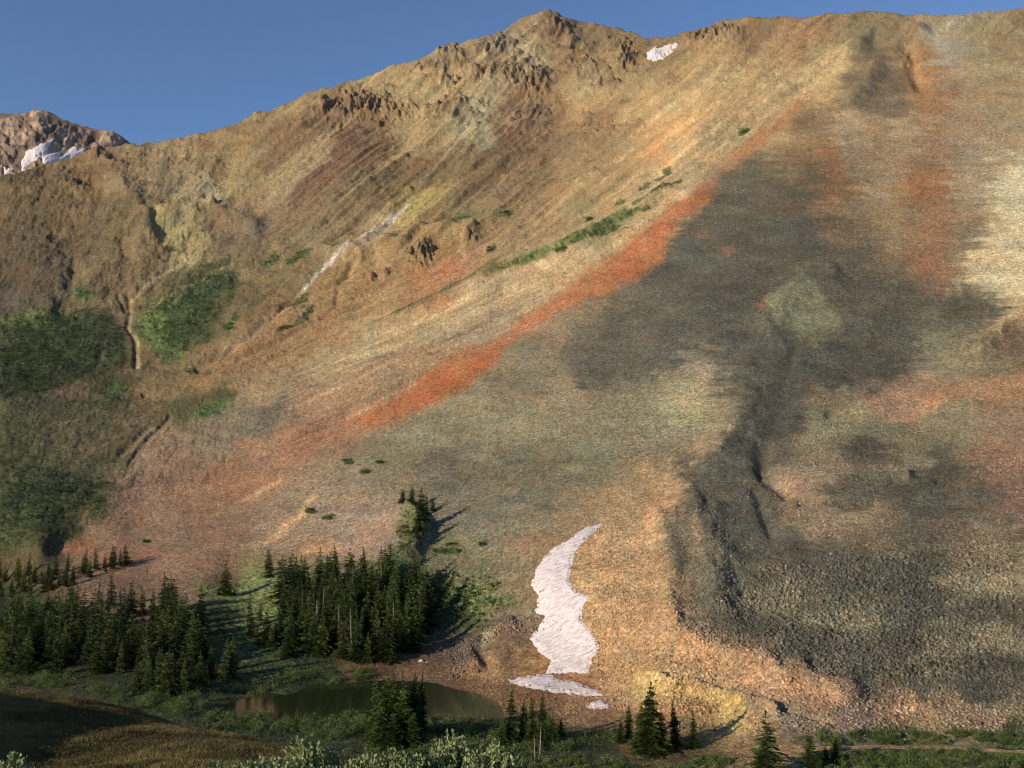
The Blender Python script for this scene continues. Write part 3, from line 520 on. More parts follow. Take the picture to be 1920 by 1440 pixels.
def ground_material(name, cell=2.2, bump=0.45, grain=.62, dist=.5, micro=1.6):
    m, n, l, b = mat_new(name)
    at_ = N(n, 'ShaderNodeAttribute', attribute_name='Col')
    tc = N(n, 'ShaderNodeTexCoord')
    v1 = N(n, 'ShaderNodeTexVoronoi'); v1.inputs['Scale'].default_value = cell; v1.inputs['Randomness'].default_value = 1
    v2 = N(n, 'ShaderNodeTexVoronoi'); v2.inputs['Scale'].default_value = cell*.42
    no = N(n, 'ShaderNodeTexNoise'); no.inputs['Scale'].default_value = micro; no.inputs['Detail'].default_value = 7; no.inputs['Roughness'].default_value = .72
    for q in (v1, v2, no): l.new(tc.outputs['Object'], q.inputs['Vector'])
    # brightness per stone
    s1 = N(n, 'ShaderNodeSeparateColor'); l.new(v1.outputs['Color'], s1.inputs[0])
    s2 = N(n, 'ShaderNodeSeparateColor'); l.new(v2.outputs['Color'], s2.inputs[0])
    a1 = N(n, 'ShaderNodeMath', operation='MULTIPLY_ADD'); l.new(s1.outputs[0], a1.inputs[0]); a1.inputs[1].default_value = grain; a1.inputs[2].default_value = 1-grain*.5
    a2 = N(n, 'ShaderNodeMath', operation='MULTIPLY_ADD'); l.new(s2.outputs[0], a2.inputs[0]); a2.inputs[1].default_value = grain*.9; a2.inputs[2].default_value = 1-grain*.45
    a3 = N(n, 'ShaderNodeMath', operation='MULTIPLY_ADD'); l.new(no.outputs['Fac'], a3.inputs[0]); a3.inputs[1].default_value = 1.5; a3.inputs[2].default_value = .25
    m1 = N(n, 'ShaderNodeMath', operation='MULTIPLY'); l.new(a1.outputs[0], m1.inputs[0]); l.new(a2.outputs[0], m1.inputs[1])
    m2 = N(n, 'ShaderNodeMath', operation='MULTIPLY'); l.new(m1.outputs[0], m2.inputs[0]); l.new(a3.outputs[0], m2.inputs[1])
    vm = N(n, 'ShaderNodeVectorMath', operation='SCALE'); l.new(at_.outputs['Color'], vm.inputs[0]); l.new(m2.outputs[0], vm.inputs['Scale'])
    l.new(vm.outputs[0], b.inputs['Base Color'])
    # stones as bumps
    h1 = N(n, 'ShaderNodeMath', operation='MULTIPLY_ADD'); l.new(v1.outputs['Distance'], h1.inputs[0]); h1.inputs[1].default_value = -.8; l.new(no.outputs['Fac'], h1.inputs[2])
    h2 = N(n, 'ShaderNodeMath', operation='MULTIPLY_ADD'); l.new(v2.outputs['Distance'], h2.inputs[0]); h2.inputs[1].default_value = -.5; l.new(h1.outputs[0], h2.inputs[2])
    bp = N(n, 'ShaderNodeBump'); bp.inputs['Strength'].default_value = bump; bp.inputs['Distance'].default_value = dist
    l.new(h2.outputs[0], bp.inputs['Height']); l.new(bp.outputs[0], b.inputs['Normal'])
    return m
M_ground = ground_material('mountain_ground')
M_knoll = ground_material('meadow_turf', cell=3.0, bump=.5, grain=.5, dist=.25, micro=1.2)

def snow_material():
    m, n, l, b = mat_new('old_snow')
    tc = N(n, 'ShaderNodeTexCoord'); mp = N(n, 'ShaderNodeMapping'); mp.inputs['Rotation'].default_value = (0, 0, .5); mp.inputs['Scale'].default_value = (.5, 1.6, 1)
    no = N(n, 'ShaderNodeTexNoise'); no.inputs['Scale'].default_value = .8; no.inputs['Detail'].default_value = 6; no.inputs['Roughness'].default_value = .65
    l.new(tc.outputs['Object'], mp.inputs[0]); l.new(mp.outputs[0], no.inputs['Vector'])
    r = N(n, 'ShaderNodeValToRGB'); r.color_ramp.elements[0].position = .36; r.color_ramp.elements[0].color = (.52, .42, .38, 1)
    r.color_ramp.elements[1].position = .56; r.color_ramp.elements[1].color = (.74, .66, .63, 1)
    l.new(no.outputs['Fac'], r.inputs[0]); l.new(r.outputs[0], b.inputs['Base Color'])
    bp = N(n, 'ShaderNodeBump'); bp.inputs['Strength'].default_value = .7; bp.inputs['Distance'].default_value = .5
    l.new(no.outputs['Fac'], bp.inputs['Height']); l.new(bp.outputs[0], b.inputs['Normal'])
    b.inputs['Roughness'].default_value = .7
    return m
M_snow = snow_material()

def col_material(name, rough=.9, noise=.0, scale=2.0, translucent=0.0, spec=.15):
    m, n, l, b = mat_new(name)
    a = N(n, 'ShaderNodeAttribute', attribute_name='Col')
    b.inputs['Roughness'].default_value = rough; b.inputs['Specular IOR Level'].default_value = spec
    oi = N(n, 'ShaderNodeObjectInfo')
    k = N(n, 'ShaderNodeMath', operation='MULTIPLY_ADD'); l.new(oi.outputs['Random'], k.inputs[0]); k.inputs[1].default_value = noise; k.inputs[2].default_value = 1-noise*.5
    tc = N(n, 'ShaderNodeTexCoord'); no = N(n, 'ShaderNodeTexNoise'); no.inputs['Scale'].default_value = scale; no.inputs['Detail'].default_value = 4
    l.new(tc.outputs['Object'], no.inputs['Vector'])
    k2 = N(n, 'ShaderNodeMath', operation='MULTIPLY_ADD'); l.new(no.outputs['Fac'], k2.inputs[0]); k2.inputs[1].default_value = 1.1; k2.inputs[2].default_value = .45
    k3 = N(n, 'ShaderNodeMath', operation='MULTIPLY'); l.new(k.outputs[0], k3.inputs[0]); l.new(k2.outputs[0], k3.inputs[1])
    vm = N(n, 'ShaderNodeVectorMath', operation='SCALE'); l.new(a.outputs['Color'], vm.inputs[0]); l.new(k3.outputs[0], vm.inputs['Scale'])
    l.new(vm.outputs[0], b.inputs['Base Color'])
    if translucent:
        t = N(n, 'ShaderNodeBsdfTranslucent'); l.new(vm.outputs[0], t.inputs['Color'])
        mx = N(n, 'ShaderNodeMixShader'); mx.inputs[0].default_value = translucent
        l.new(b.outputs[0], mx.inputs[1]); l.new(t.outputs[0], mx.inputs[2]); l.new(mx.outputs[0], n['Material Output'].inputs['Surface'])
    return m
M_rock = col_material('talus_stone', .95, 0, 3.0)
M_needle = col_material('needles', .8, .55, .9, .12)
M_bark = col_material('bark', .9, .3, 6.0)
M_leaf = col_material('leaves', .6, .2, 1.5, .18)

# ------------------------------------------------------------------ the mountainside and valley, one sheet
def build_ground():
    uu = np.r_[np.linspace(-900, -30, 30), np.arange(-10, 1932, 2.0), np.linspace(1960,2700,26)]
    nr = 720
    s = np.linspace(0, 1, nr)
    U, Sx = np.meshgrid(uu, s)
    sk = skyline(uu)[None, :]
    V = sk+Sx*(1450-sk)
    V[0] = sk
    Pm = surf(U, V)
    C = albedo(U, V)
    # beyond the skyline the ground falls away behind
    top = Pm[0]; back = []; cb = []
    for dy, dz in ((900, -420), (420, -160), (160, -40), (60, -9), (20, -1.5)):
        b = top.copy(); b[:, 0] *= (b[:, 1]+dy)/b[:, 1]; b[:, 1] += dy; b[:, 2] += dz; back.append(b); cb.append(C[0])
    # towards the camera, under the picture
    fr = []; cf = []
    for vv in (1480, 1540, 1620, 1750, 1900):
        b = surf(uu, np.full_like(uu, vv)); fr.append(b); cf.append(C[-1])
    last = fr[-1].copy(); last[:, 1] = -60; last[:, 2] = 0; fr.append(last); cf.append(C[-1])
    A = np.concatenate([np.array(back), Pm, np.array(fr)], 0); CC = np.concatenate([np.array(cb), C, np.array(cf)], 0)
    r, c = A.shape[:2]
    idx = np.arange(r*c).reshape(r, c)
    F = np.stack([idx[:-1, :-1], idx[1:, :-1], idx[1:, 1:], idx[:-1, 1:]], -1).reshape(-1, 4)
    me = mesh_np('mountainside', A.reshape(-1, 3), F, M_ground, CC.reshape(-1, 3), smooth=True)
    return tag(link('mountainside', me), kind='structure')
build_ground()

# a wide plain out to the horizon so that nothing ends in the void
V0 = []; ng = 24; ext = 9000
g = np.linspace(-ext, ext, ng); GX, GY = np.meshgrid(g, g)
GZ = -14+0*GX
idx = np.arange(ng*ng).reshape(ng, ng)
F0 = np.stack([idx[:-1, :-1], idx[:-1, 1:], idx[1:, 1:], idx[1:, :-1]], -1).reshape(-1, 4)
me = mesh_np('ground', np.stack([GX, GY, GZ], -1).reshape(-1, 3), F0, M_ground, np.tile(lin((95,88,60)), (ng*ng, 1)))
tag(link('ground', me), kind='structure')

# ------------------------------------------------------------------ far peak at the left
FS = np.array([(-500,250),(-150,228),(0,214),(40,213),(58,209),(66,205),(80,206),(95,212),(130,229),(170,240),(190,243),(210,246),(228,256),(250,272),(300,300),(420,360)], float)
def far_surf(u, v):
    sk = np.interp(u, FS[:, 0], FS[:, 1])
    Y = 1900-(v-sk)*3.4
    x, y, z = unproj(u, v, Y)
    k = sstep(0, 14, v-sk)
    h = k*(12*(ridged(u/30.0+v/50., v/34.0, 61, 5)-.6)+4*fbm(u/9., v/9., 62, 4))
    sn = np.maximum(sstep(-12, 4, sdist(u, v, [(43,320),(42,300),(50,285),(75,272),(97,263),(88,288),(65,298)])), sstep(-12, 4, sdist(u, v, [(83,312),(80,292),(112,286),(148,278),(160,278),(155,292),(95,308)])))
    h = h*(1-.97*sn)
    return np.stack([x, y, z+h], -1)
def build_far():
    uu = np.arange(-500, 421, 2.0); s = np.linspace(0,1,110)
    U, Sx = np.meshgrid(uu, s)
    sk = np.interp(uu, FS[:, 0], FS[:, 1])+1.6*fbm(uu/9., uu*0, 63, 4, .6)
    V = sk[None]+Sx*(200)
    A = far_surf(U, V)
    t = fbm(U/34., V/26., 64, 5, .6); q = sstep(-.25, .35, t)[..., None]
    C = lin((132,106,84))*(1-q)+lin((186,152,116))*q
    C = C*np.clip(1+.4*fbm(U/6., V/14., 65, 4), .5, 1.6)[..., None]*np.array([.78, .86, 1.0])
    back = []
    for dy, dz in ((500, -300), (150, -60)):
        b = A[0].copy(); b[:, 1] += dy; b[:, 2] += dz; back.append(b)
    A = np.concatenate([np.array(back), A], 0); C = np.concatenate([np.array([C[0], C[0]]), C], 0)
    r, c = A.shape[:2]; idx = np.arange(r*c).reshape(r, c)
    F = np.stack([idx[:-1, :-1], idx[1:, :-1], idx[1:, 1:], idx[:-1, 1:]], -1).reshape(-1, 4)
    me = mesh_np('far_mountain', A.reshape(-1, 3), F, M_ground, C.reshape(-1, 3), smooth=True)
    tag(link('far_mountain', me), kind='structure')
build_far()

# ------------------------------------------------------------------ snow patches
def patch(name, poly, sf, mat, thick, step=1.5, ramp=6.0, cup=0.0, warp=2.6, color=None, off=0.0):
    us = [p[0] for p in poly]; vs = [p[1] for p in poly]
    gu = np.arange(min(us)-4, max(us)+4+step, step); gv = np.arange(min(vs)-4, max(vs)+4+step, step)
    U, V = np.meshgrid(gu, gv)
    sd_ = sdist(U+warp*fbm(U/6, V/5, 71, 3, .6), V+warp*fbm(U/6, V/5, 72, 3, .6), poly)
    A = sf(U, V)
    lift = off+thick*np.clip((sd_+1.5)/ramp, -1.0, 1)
    if cup: lift = lift+cup*ridged((U*.5+V)/5.0, (U-V*.4)/16.0, 73, 3)*sstep(0, 5, sd_)
    A[..., 2] += lift
    keep = sd_ > -1.5
    idx = np.arange(U.size).reshape(U.shape)
    F = np.stack([idx[:-1, :-1], idx[1:, :-1], idx[1:, 1:], idx[:-1, 1:]], -1)
    k = keep[:-1, :-1] | keep[1:, :-1] | keep[1:, 1:] | keep[:-1, 1:]
    F = F[k]
    used = np.unique(F); rm = np.full(U.size, -1); rm[used] = np.arange(len(used))
    cols = np.tile(lin(color), (len(used), 1)) if color is not None else None
    me = mesh_np(name, A.reshape(-1, 3)[used], rm[F], mat, cols, smooth=True)
    return link(name, me)
SNOW = [
 ([(1128,981),(1100,990),(1070,1012),(1040,1030),(1020,1050),(1005,1075),(998,1100),(1012,1115),(1005,1150),(1024,1155),(1010,1180),(995,1198),(1015,1225),(1036,1240),(1025,1262),(1060,1260),(1095,1262),(1103,1258),(1108,1235),(1123,1216),(1105,1185),(1088,1165),(1090,1140),(1103,1117),(1080,1113),(1065,1092),(1070,1070),(1072,1045),(1080,1030),(1100,1010)],
  surf, .16, 'long tongue of dirty pinkish snow running down the orange talus', .22),
 ([(955,1276),(985,1270),(1020,1265),(1035,1268),(1040,1275),(1080,1280),(1110,1292),(1128,1303),(1095,1302),(1050,1298),(1010,1292),(975,1284)], surf, .16, 'thin flat band of snow below the foot of the long snow tongue', .15),
 ([(1100,1324),(1115,1316),(1128,1314),(1142,1322),(1135,1328),(1112,1328)], surf, .4, 'smallest low scrap of snow beside the brown pond flat', .1),
 ([(1216,97),(1240,93),(1268,84),(1258,95),(1240,112),(1222,117),(1213,115)], surf, 2.5, 'white snow patch in the notch right of the summit', .3),
 ([(43,322),(42,300),(50,285),(75,272),(97,263),(90,275),(88,288),(65,298),(52,308)], far_surf, 3, 'left slanting snowfield on the distant rocky peak', .5),
 ([(83,312),(80,292),(95,288),(112,286),(108,296),(120,293),(138,275),(148,282),(160,278),(155,292),(120,303),(95,308)], far_surf, 3, 'right forked snowfield on the distant rocky peak', .5),
 ([(8,318),(20,312),(20,318),(12,324)], far_surf, 4, 'tiny snow scrap at the left edge of the distant peak', .2),
]
for poly, sf, th, lab, cup in SNOW:
    tag(patch('snow_patch', poly, sf, M_snow, th, cup=cup, step=1.0 if th > 2 else 1.5), lab, 'snow patch', 'old snow patches on the mountain')

# ------------------------------------------------------------------ pond
def water():
    m, n, l, b = mat_new('pond_water')
    b.inputs['Base Color'].default_value = (.030, .026, .010, 1); b.inputs['Roughness'].default_value = .08; b.inputs['Specular IOR Level'].default_value = .22
    b.inputs['IOR'].default_value = 1.33
    tc = N(n, 'ShaderNodeTexCoord'); no = N(n, 'ShaderNodeTexNoise'); no.inputs['Scale'].default_value = .6; no.inputs['Detail'].default_value = 4
    mp = N(n, 'ShaderNodeMapping'); mp.inputs['Scale'].default_value = (1, .5, 1)
    l.new(tc.outputs['Object'], mp.inputs[0]); l.new(mp.outputs[0], no.inputs['Vector'])
    bp = N(n, 'ShaderNodeBump'); bp.inputs['Strength'].default_value = .08; bp.inputs['Distance'].default_value = .2
    l.new(no.outputs['Fac'], bp.inputs['Height']); l.new(bp.outputs[0], b.inputs['Normal'])
    # reflections painted into the water colour: dark trees at left, brown scree at right
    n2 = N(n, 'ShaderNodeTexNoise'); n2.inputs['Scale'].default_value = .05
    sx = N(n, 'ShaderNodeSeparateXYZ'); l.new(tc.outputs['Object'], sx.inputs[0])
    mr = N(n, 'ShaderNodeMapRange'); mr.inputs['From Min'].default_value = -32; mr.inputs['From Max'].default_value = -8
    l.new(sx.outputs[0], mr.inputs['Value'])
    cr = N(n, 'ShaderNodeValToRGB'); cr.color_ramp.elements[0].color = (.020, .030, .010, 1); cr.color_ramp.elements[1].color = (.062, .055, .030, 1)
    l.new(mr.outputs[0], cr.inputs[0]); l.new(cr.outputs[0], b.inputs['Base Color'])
    return m
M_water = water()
POND = [(398,1328),(440,1314),(500,1302),(560,1292),(640,1283),(700,1277),(780,1274),(850,1281),(895,1297),(935,1318),(948,1340),(925,1350),(860,1343),(800,1338),(740,1338),(640,1338),(520,1339),(430,1338)]
pts = [(a+ (a-680)*.03, b+(b-1308)*.25) for a, b in POND]
pv = []
for a, b in pts:
    Yp = (0-CAMZ)/float(tanel(b)); x, y, z = unproj(a, b, Yp); pv.append((x, y, 0.0))
cx_, cy_ = np.mean([p[0] for p in pv]), np.mean([p[1] for p in pv])
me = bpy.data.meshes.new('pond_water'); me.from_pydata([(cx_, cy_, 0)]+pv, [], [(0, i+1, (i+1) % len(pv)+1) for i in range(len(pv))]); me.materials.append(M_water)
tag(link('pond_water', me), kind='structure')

# ------------------------------------------------------------------ near grassy hill the photographer stands on
KN = []
def kp(u, v, Y):
    x, y, z = unproj(float(u), float(v), float(Y)); KN.append((x, y, z))
for a in [(0,1445,60),(0,1375,74),(0,1330,84),(0,1296,98),(130,1440,58),(130,1352,76),(130,1304,96),(250,1445,56),(250,1365,72),(250,1333,92),(400,1445,52),(400,1400,62),(400,1368,80),(560,1445,52),(560,1420,60),(560,1404,74),
 (700,1470,50),(700,1440,70),(850,1520,50),(850,1500,65),(1000,1560,50),(1300,1580,50),(1900,1580,50),(-250,1340,70),(-250,1290,92)]: kp(*a)
KN += [(0,0,43.3),(-15,0,43.3),(15,0,43.3),(0,22,36.4),(-10,22,36.5),(12,22,36.0),(25,22,35.5),(-40,0,43),(40,0,42),(0,-60,52),(-60,-60,52),(60,-60,50),(-25,30,35.5),(30,40,29),(80,60,20),(-60,30,37),
 (-90,60,33),(-100,95,26),(-45,125,9),(-20,110,10),(0,95,12),(30,95,11),(-60,150,-2),(-20,140,-4),(30,130,-4),(80,130,-5),(-110,150,2),(120,100,4),(-150,100,25),(-150,0,44),(150,0,40),(150,100,0),(-150,180,-6),(150,180,-12),(0,180,-14),(-55,61,36.2),(-66,73,34.8),(-78,60,39.6),(-58,48,38.7)]  # closing points raise an unseen bump at left, added to shade the hill
KN = np.array(KN)
KZ = RBF(KN[:, :2], KN[:, 2], 50.0, 1e-2)
def kz(x, y):
    return KZ(x, y)+.35*fbm(np.asarray(x)/9., np.asarray(y)/9., 81, 4)+.10*fbm(np.asarray(x)/1.5, np.asarray(y)/1.5, 82, 3)
gx = np.arange(-150, 150.1, .6); gy = np.arange(-60, 180.1, .6)
GX, GY = np.meshgrid(gx, gy); GZ = kz(GX, GY)
q = sstep(-.4, .4, fbm(GX/6, GY/9, 83, 4))[..., None]
C = lin((98,96,54))*(1-q)+lin((122,104,68))*q
q = sstep(.15, .6, fbm(GX/4+9, GY/7, 84, 4))[..., None]
C = C*(1-q)+lin((74,56,46))*q
C = C*np.clip(1+.35*fbm(GX/1.4, GY/2.2, 85, 3), .4, 1.7)[..., None]
idx = np.arange(GX.size).reshape(GX.shape)
F = np.stack([idx[:-1, :-1], idx[:-1, 1:], idx[1:, 1:], idx[1:, :-1]], -1).reshape(-1, 4)
me = mesh_np('grassy_hill', np.stack([GX, GY, GZ], -1).reshape(-1, 3), F, M_knoll, C.reshape(-1, 3), smooth=True)
tag(link('grassy_hill', me), kind='structure')

# grass tufts on the near hill
def tufts():
    n = 90000
    Y = RNG.uniform(45, 100, n); u = RNG.uniform(-60, 720, n)
    x = (u-960)/FPX*Y*1.02; z = kz(x, Y)
    k = 3
    base = np.repeat(np.stack([x, Y, z], -1), k, 0)+np.c_[RNG.normal(0, .10, (n*k, 2)), np.zeros(n*k)]
    a = RNG.uniform(0, 6.28, n*k); h = RNG.uniform(.08, .26, n*k); wd = RNG.uniform(.02, .05, n*k)
    dx = np.c_[np.cos(a), np.sin(a), 0*a]*wd[:, None]
    tip = base+np.c_[RNG.normal(0, .1, (n*k, 2)), h]
    V = np.stack([base-dx, base+dx, tip], 1).reshape(-1, 3)
    F = np.arange(len(V)).reshape(-1, 3)
    q = np.repeat(RNG.uniform(0, 1, n), k*3)[:, None]
    s = np.repeat(sstep(-.3, .5, fbm(x/4, Y/7, 84, 3)), k*3)[:, None]
    C = (lin((100,102,54))*(1-q)+lin((136,114,74))*q)*(1-.5*s)
    return tag(link('grass', mesh_np('grass', V, F, M_leaf, C)), 'short dry yellow green grass on the near hillside', 'grass', kind='stuff')
tufts()

# ------------------------------------------------------------------ stones lying on the slopes (countless)
ico = []
phi = (1+5**.5)/2
for a, b in ((-1, phi), (1, phi), (-1, -phi), (1, -phi)): ico.append((a, b, 0))
for a, b in ((-1, phi), (1, phi), (-1, -phi), (1, -phi)): ico.append((0, a, b))
for a, b in ((phi, -1), (phi, 1), (-phi, -1), (-phi, 1)): ico.append((a, 0, b))
ico = np.array(ico)/1.9
icf = np.array([(0,11,5),(0,5,1),(0,1,7),(0,7,10),(0,10,11),(1,5,9),(5,11,4),(11,10,2),(10,7,6),(7,1,8),(3,9,4),(3,4,2),(3,2,6),(3,6,8),(3,8,9),(4,9,5),(2,4,11),(6,2,10),(8,6,7),(9,8,1)])
def stones(u, v, size, cols, name):
    n = len(u); c = surf(u, v)
    V = np.repeat(ico[None], n, 0)*RNG.uniform(.6, 1.25, (n, 12, 1))
    V = V*(RNG.uniform(.55, 1.2, (n, 1, 3)))*size[:, None, None]
    a = RNG.uniform(0, 6.28, n); ca, sa = np.cos(a)[:, None], np.sin(a)[:, None]
    x = V[..., 0]*ca-V[..., 1]*sa; y = V[..., 0]*sa+V[..., 1]*ca
    V = np.stack([x, y, V[..., 2]], -1)+c[:, None]
    V[..., 2] += size[:, None]*.12
    F = (icf[None]+np.arange(n)[:, None, None]*12).reshape(-1, 3)
    C = np.repeat(cols[:, None], 12, 1).reshape(-1, 3)
    return mesh_np(name, V.reshape(-1, 3), F, M_rock, C)
PONDP = [(a, b) for a, b in POND]
def talus():
    regions = [  # polygon, count, size m lo/hi
     ([(1250,960),(1400,900),(1480,900),(1920,890),(1925,1390),(1560,1372),(1350,1345),(1150,1330),(1105,1240),(1110,1130),(1120,990)], 39000, 0.11, 0.37),
     ([(1480,740),(1925,700),(1925,900),(1440,900),(1430,840)], 10500, 0.15, 0.40),
     ([(1430,1060),(1900,1010),(1900,1280),(1500,1260),(1300,1190)], 13500, 0.20, 0.54),
     ([(250,900),(500,860),(900,780),(1150,850),(1140,980),(1000,1060),(950,1180),(820,1060),(700,1030),(300,1110),(130,1040)], 18000, 0.11, 0.30),
     ([(620,700),(900,600),(960,610),(640,790),(300,900),(420,800)], 10500, 0.15, 0.40),
     ([(300,830),(340,800),(450,830),(420,900),(250,930)], 2250, 0.15, 0.30),
     ([(150,1060),(260,1050),(420,1110),(300,1120),(180,1130),(60,1165)], 2250, 0.15, 0.34),
     ([(840,1275),(845,1215),(900,1185),(1000,1160),(1025,1158),(1000,1190),(940,1195),(890,1225),(900,1265)], 1350, 0.23, 0.54),
     ([(860,1275),(950,1270),(1020,1300),(1140,1310),(1120,1345),(960,1335),(900,1300)], 1800, 0.10, 0.25),
     ([(1180,1340),(1500,1360),(1920,1388),(1920,1395),(1500,1378),(1180,1365)], 1050, 0.15, 0.34),
    ]
    VU = []; VV = []; SZ = []
    for poly, cnt, lo, hi in regions:
        us = [p[0] for p in poly]; vs = [p[1] for p in poly]; got = 0
        u = RNG.uniform(min(us), max(us), cnt*3); v = RNG.uniform(min(vs), max(vs), cnt*3)
        m = inside(u, v, poly)
        dens = sstep(-.9, .5, fbm(u/60, v/30, 95, 3)); m &= RNG.uniform(0, 1, len(u)) < .35+.65*dens
        for s_ in SNOW[:3]: m &= ~inside(u, v, s_[0])
        u, v = u[m][:cnt], v[m][:cnt]
        VU.append(u); VV.append(v); SZ.append(lo+(hi*1.15-lo)*RNG.uniform(0, 1, len(u))**4)
    u = np.concatenate(VU); v = np.concatenate(VV); s = np.concatenate(SZ)
    c = albedo(u, v)*RNG.uniform(.65, 1.45, (len(u), 1))
    g = c.mean(-1, keepdims=True); c = c*.85+g*.15
    tag(link('talus_stones', stones(u, v, s, c, 'talus_stones')), 'countless loose grey and orange stones of the talus slopes', 'stones', kind='stuff')
talus()

# ------------------------------------------------------------------ vegetation builders
def conifer_mesh(H, seed, dens=1.0, slim=.17, sparse=0.0, whorl=None, col=(48,62,30), detail=1.0):
    r = np.random.default_rng(seed)
    # trunk
    T = []; TF = []; ns = 6; nz = 8; lean = r.normal(0, .012, 2)*H
    for i in range(nz+1):
        t = i/nz; rad = H*.018*(1-t)**.9+.012
        for k in range(ns):
            a = k*6.283/ns; T.append((math.cos(a)*rad+lean[0]*t*t, math.sin(a)*rad+lean[1]*t*t, t*H-(.4 if i == 0 else 0)))
    for i in range(nz):
        for k in range(ns):
            a = i*ns+k; b = i*ns+(k+1) % ns; TF.append((a, b, b+ns, a+ns))
    tc = np.tile(lin((74,62,52)), (len(T), 1))*r.uniform(.8, 1.2, (len(T), 1))
    trunk = mesh_np('trunk', T, TF, M_bark, tc)
    V = []; C = []
    nw = int((whorl or H*3.2)*dens)
    base = lin(col)
    ab = r.uniform(0, 6.28); fl = r.uniform(.0, .4); pe = r.uniform(.6, 1.05); zb = r.uniform(.0, .08); gaps = r.uniform(.1, .9, 3)
    for i in range(nw):
        t = zb+(.98-zb)*(i+r.uniform(-.4, .4))/nw
        t = min(max(t, .03), .985)
        prof = (1-t)**pe*(1-.35*sum(math.exp(-((t-q_)/.03)**2) for q_ in gaps))*(1-.30*math.exp(-((t-.0)/.10)**2))
        R = H*slim*prof*(r.uniform(.6, 1.25) if detail < 1.2 else r.uniform(.45, 1.3))+.10
        nb = max(4, int((5+6*(1-t))*detail))
        for b in range(nb):
            if r.uniform() < sparse: continue
            a = r.uniform(0, 6.283)
            L = R*r.uniform(.6, 1.15)*(1+fl*math.cos(a-ab))
            droop = L*r.uniform(.05, .55)*(1 if t < .8 else -.6)
            z0 = t*H; segs = max(2, int(L/(.24/detail))); 
            d = np.array([math.cos(a), math.sin(a), 0]); p = np.array([-d[1], d[0], 0])
            shade = r.uniform(.7, 1.35)
            for s in range(segs):
                f = (s+.6)/segs
                c = np.array([lean[0]*t*t, lean[1]*t*t, z0])+d*L*f+np.array([0, 0, -droop*f**1.4])
                wdt = (.34*L*(1-f*.7)+.05)*r.uniform(.6, 1.2)
                for sd_ in (-1, 1):
                    j = r.normal(0, .05, 3)
                    e1 = c+j; e2 = c+d*L/segs*1.3+p*sd_*wdt+np.array([0, 0, r.uniform(-.10, .05)])+j; e3 = c+d*L/segs*1.0+np.array([0, 0, r.uniform(.0, .10)])+j*.5
                    e4 = c-d*L/segs*.3+p*sd_*wdt*.7+np.array([0, 0, -r.uniform(.03, .14)])
                    V += [e1, e4, e2, e3]
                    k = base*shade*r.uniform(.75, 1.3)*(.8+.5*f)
                    C += [k]*4
    # leader
    for _ in range(int(10*detail)):
        z = H*r.uniform(.93, 1.02); a = r.uniform(0, 6.28); d = np.array([math.cos(a), math.sin(a), 0])*.12
        c = np.array([lean[0], lean[1], z]); V += [c, c+d, c+d+np.array([0, 0, .3]), c+np.array([0, 0, .32])]; C += [base*1.1]*4
    V = np.array(V); F = np.arange(len(V)).reshape(-1, 4)
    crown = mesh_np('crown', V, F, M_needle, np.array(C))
    return trunk, crown

def place_tree(name, meshes, loc, scale, rz, label, cat='tree', group=None, sxy=1.0):
    e = bpy.data.objects.new(name, None); COL.objects.link(e); e.empty_display_size = .5
    e.location = loc; e.rotation_euler = (random.gauss(0, .025), random.gauss(0, .025), rz); e.scale = (scale*sxy, scale*sxy, scale)
    tag(e, label, cat, group)
    for nm, me in zip(('trunk', 'crown'), meshes):
        if me is not None: link(nm, me, e)
    return e

PROTO = [conifer_mesh(9.0, 100+i, slim=s*1.12, col=c) for i, (s, c) in enumerate([(.23, (70,84,40)), (.26, (62,76,38)), (.17, (76,88,40)), (.28, (64,80,42)), (.22, (84,92,42)), (.15, (58,72,38)), (.24, (72,82,38)), (.19, (68,84,44)), (.27, (78,86,44)), (.20, (56,70,36)), (.13, (86,90,50))])]
NEARP = [conifer_mesh(10.0, 200+i, slim=s, detail=1.5, dens=1.25, sparse=sp, col=c) for i, (s, sp, c) in enumerate([(.22, .12, (74,90,42)), (.28, .18, (80,94,44)), (.19, .22, (72,86,42)), (.26, .68, (70,86,42))])]
def snag_mesh(seed):
    r = np.random.default_rng(seed); H = 7
    V = []; F = []
    def tube(a, b, ra, rb):
        a = np.array(a, float); b = np.array(b, float); d = b-a; d /= np.linalg.norm(d)
        p = np.cross(d, [0, 0, 1.01]) if abs(d[2]) < .95 else np.array([1., 0, 0]); p /= np.linalg.norm(p); q = np.cross(d, p)
        i0 = len(V)
        for c, rr in ((a, ra), (b, rb)):
            for k in range(5): V.append(c+rr*(math.cos(k*1.2566)*p+math.sin(k*1.2566)*q))
        for k in range(5): F.append((i0+k, i0+(k+1) % 5, i0+5+(k+1) % 5, i0+5+k))
    tube((0, 0, -.3), (.1, .05, H*.5), .13, .09); tube((.1, .05, H*.5), (.12, .1, H), .09, .02)
    for i in range(26):
        z = r.uniform(1, H*.95); a = r.uniform(0, 6.28); L = r.uniform(.4, 1.1)*(1.1-z/H)
        tube((.1, .05, z), (.1+math.cos(a)*L, .05+math.sin(a)*L, z-L*.2), .03, .008)
    me = mesh_np('bare_trunk', V, F, M_bark, np.tile(lin((150,138,120)), (len(V), 1)))
    return me
SNAG = [snag_mesh(5), snag_mesh(6)]

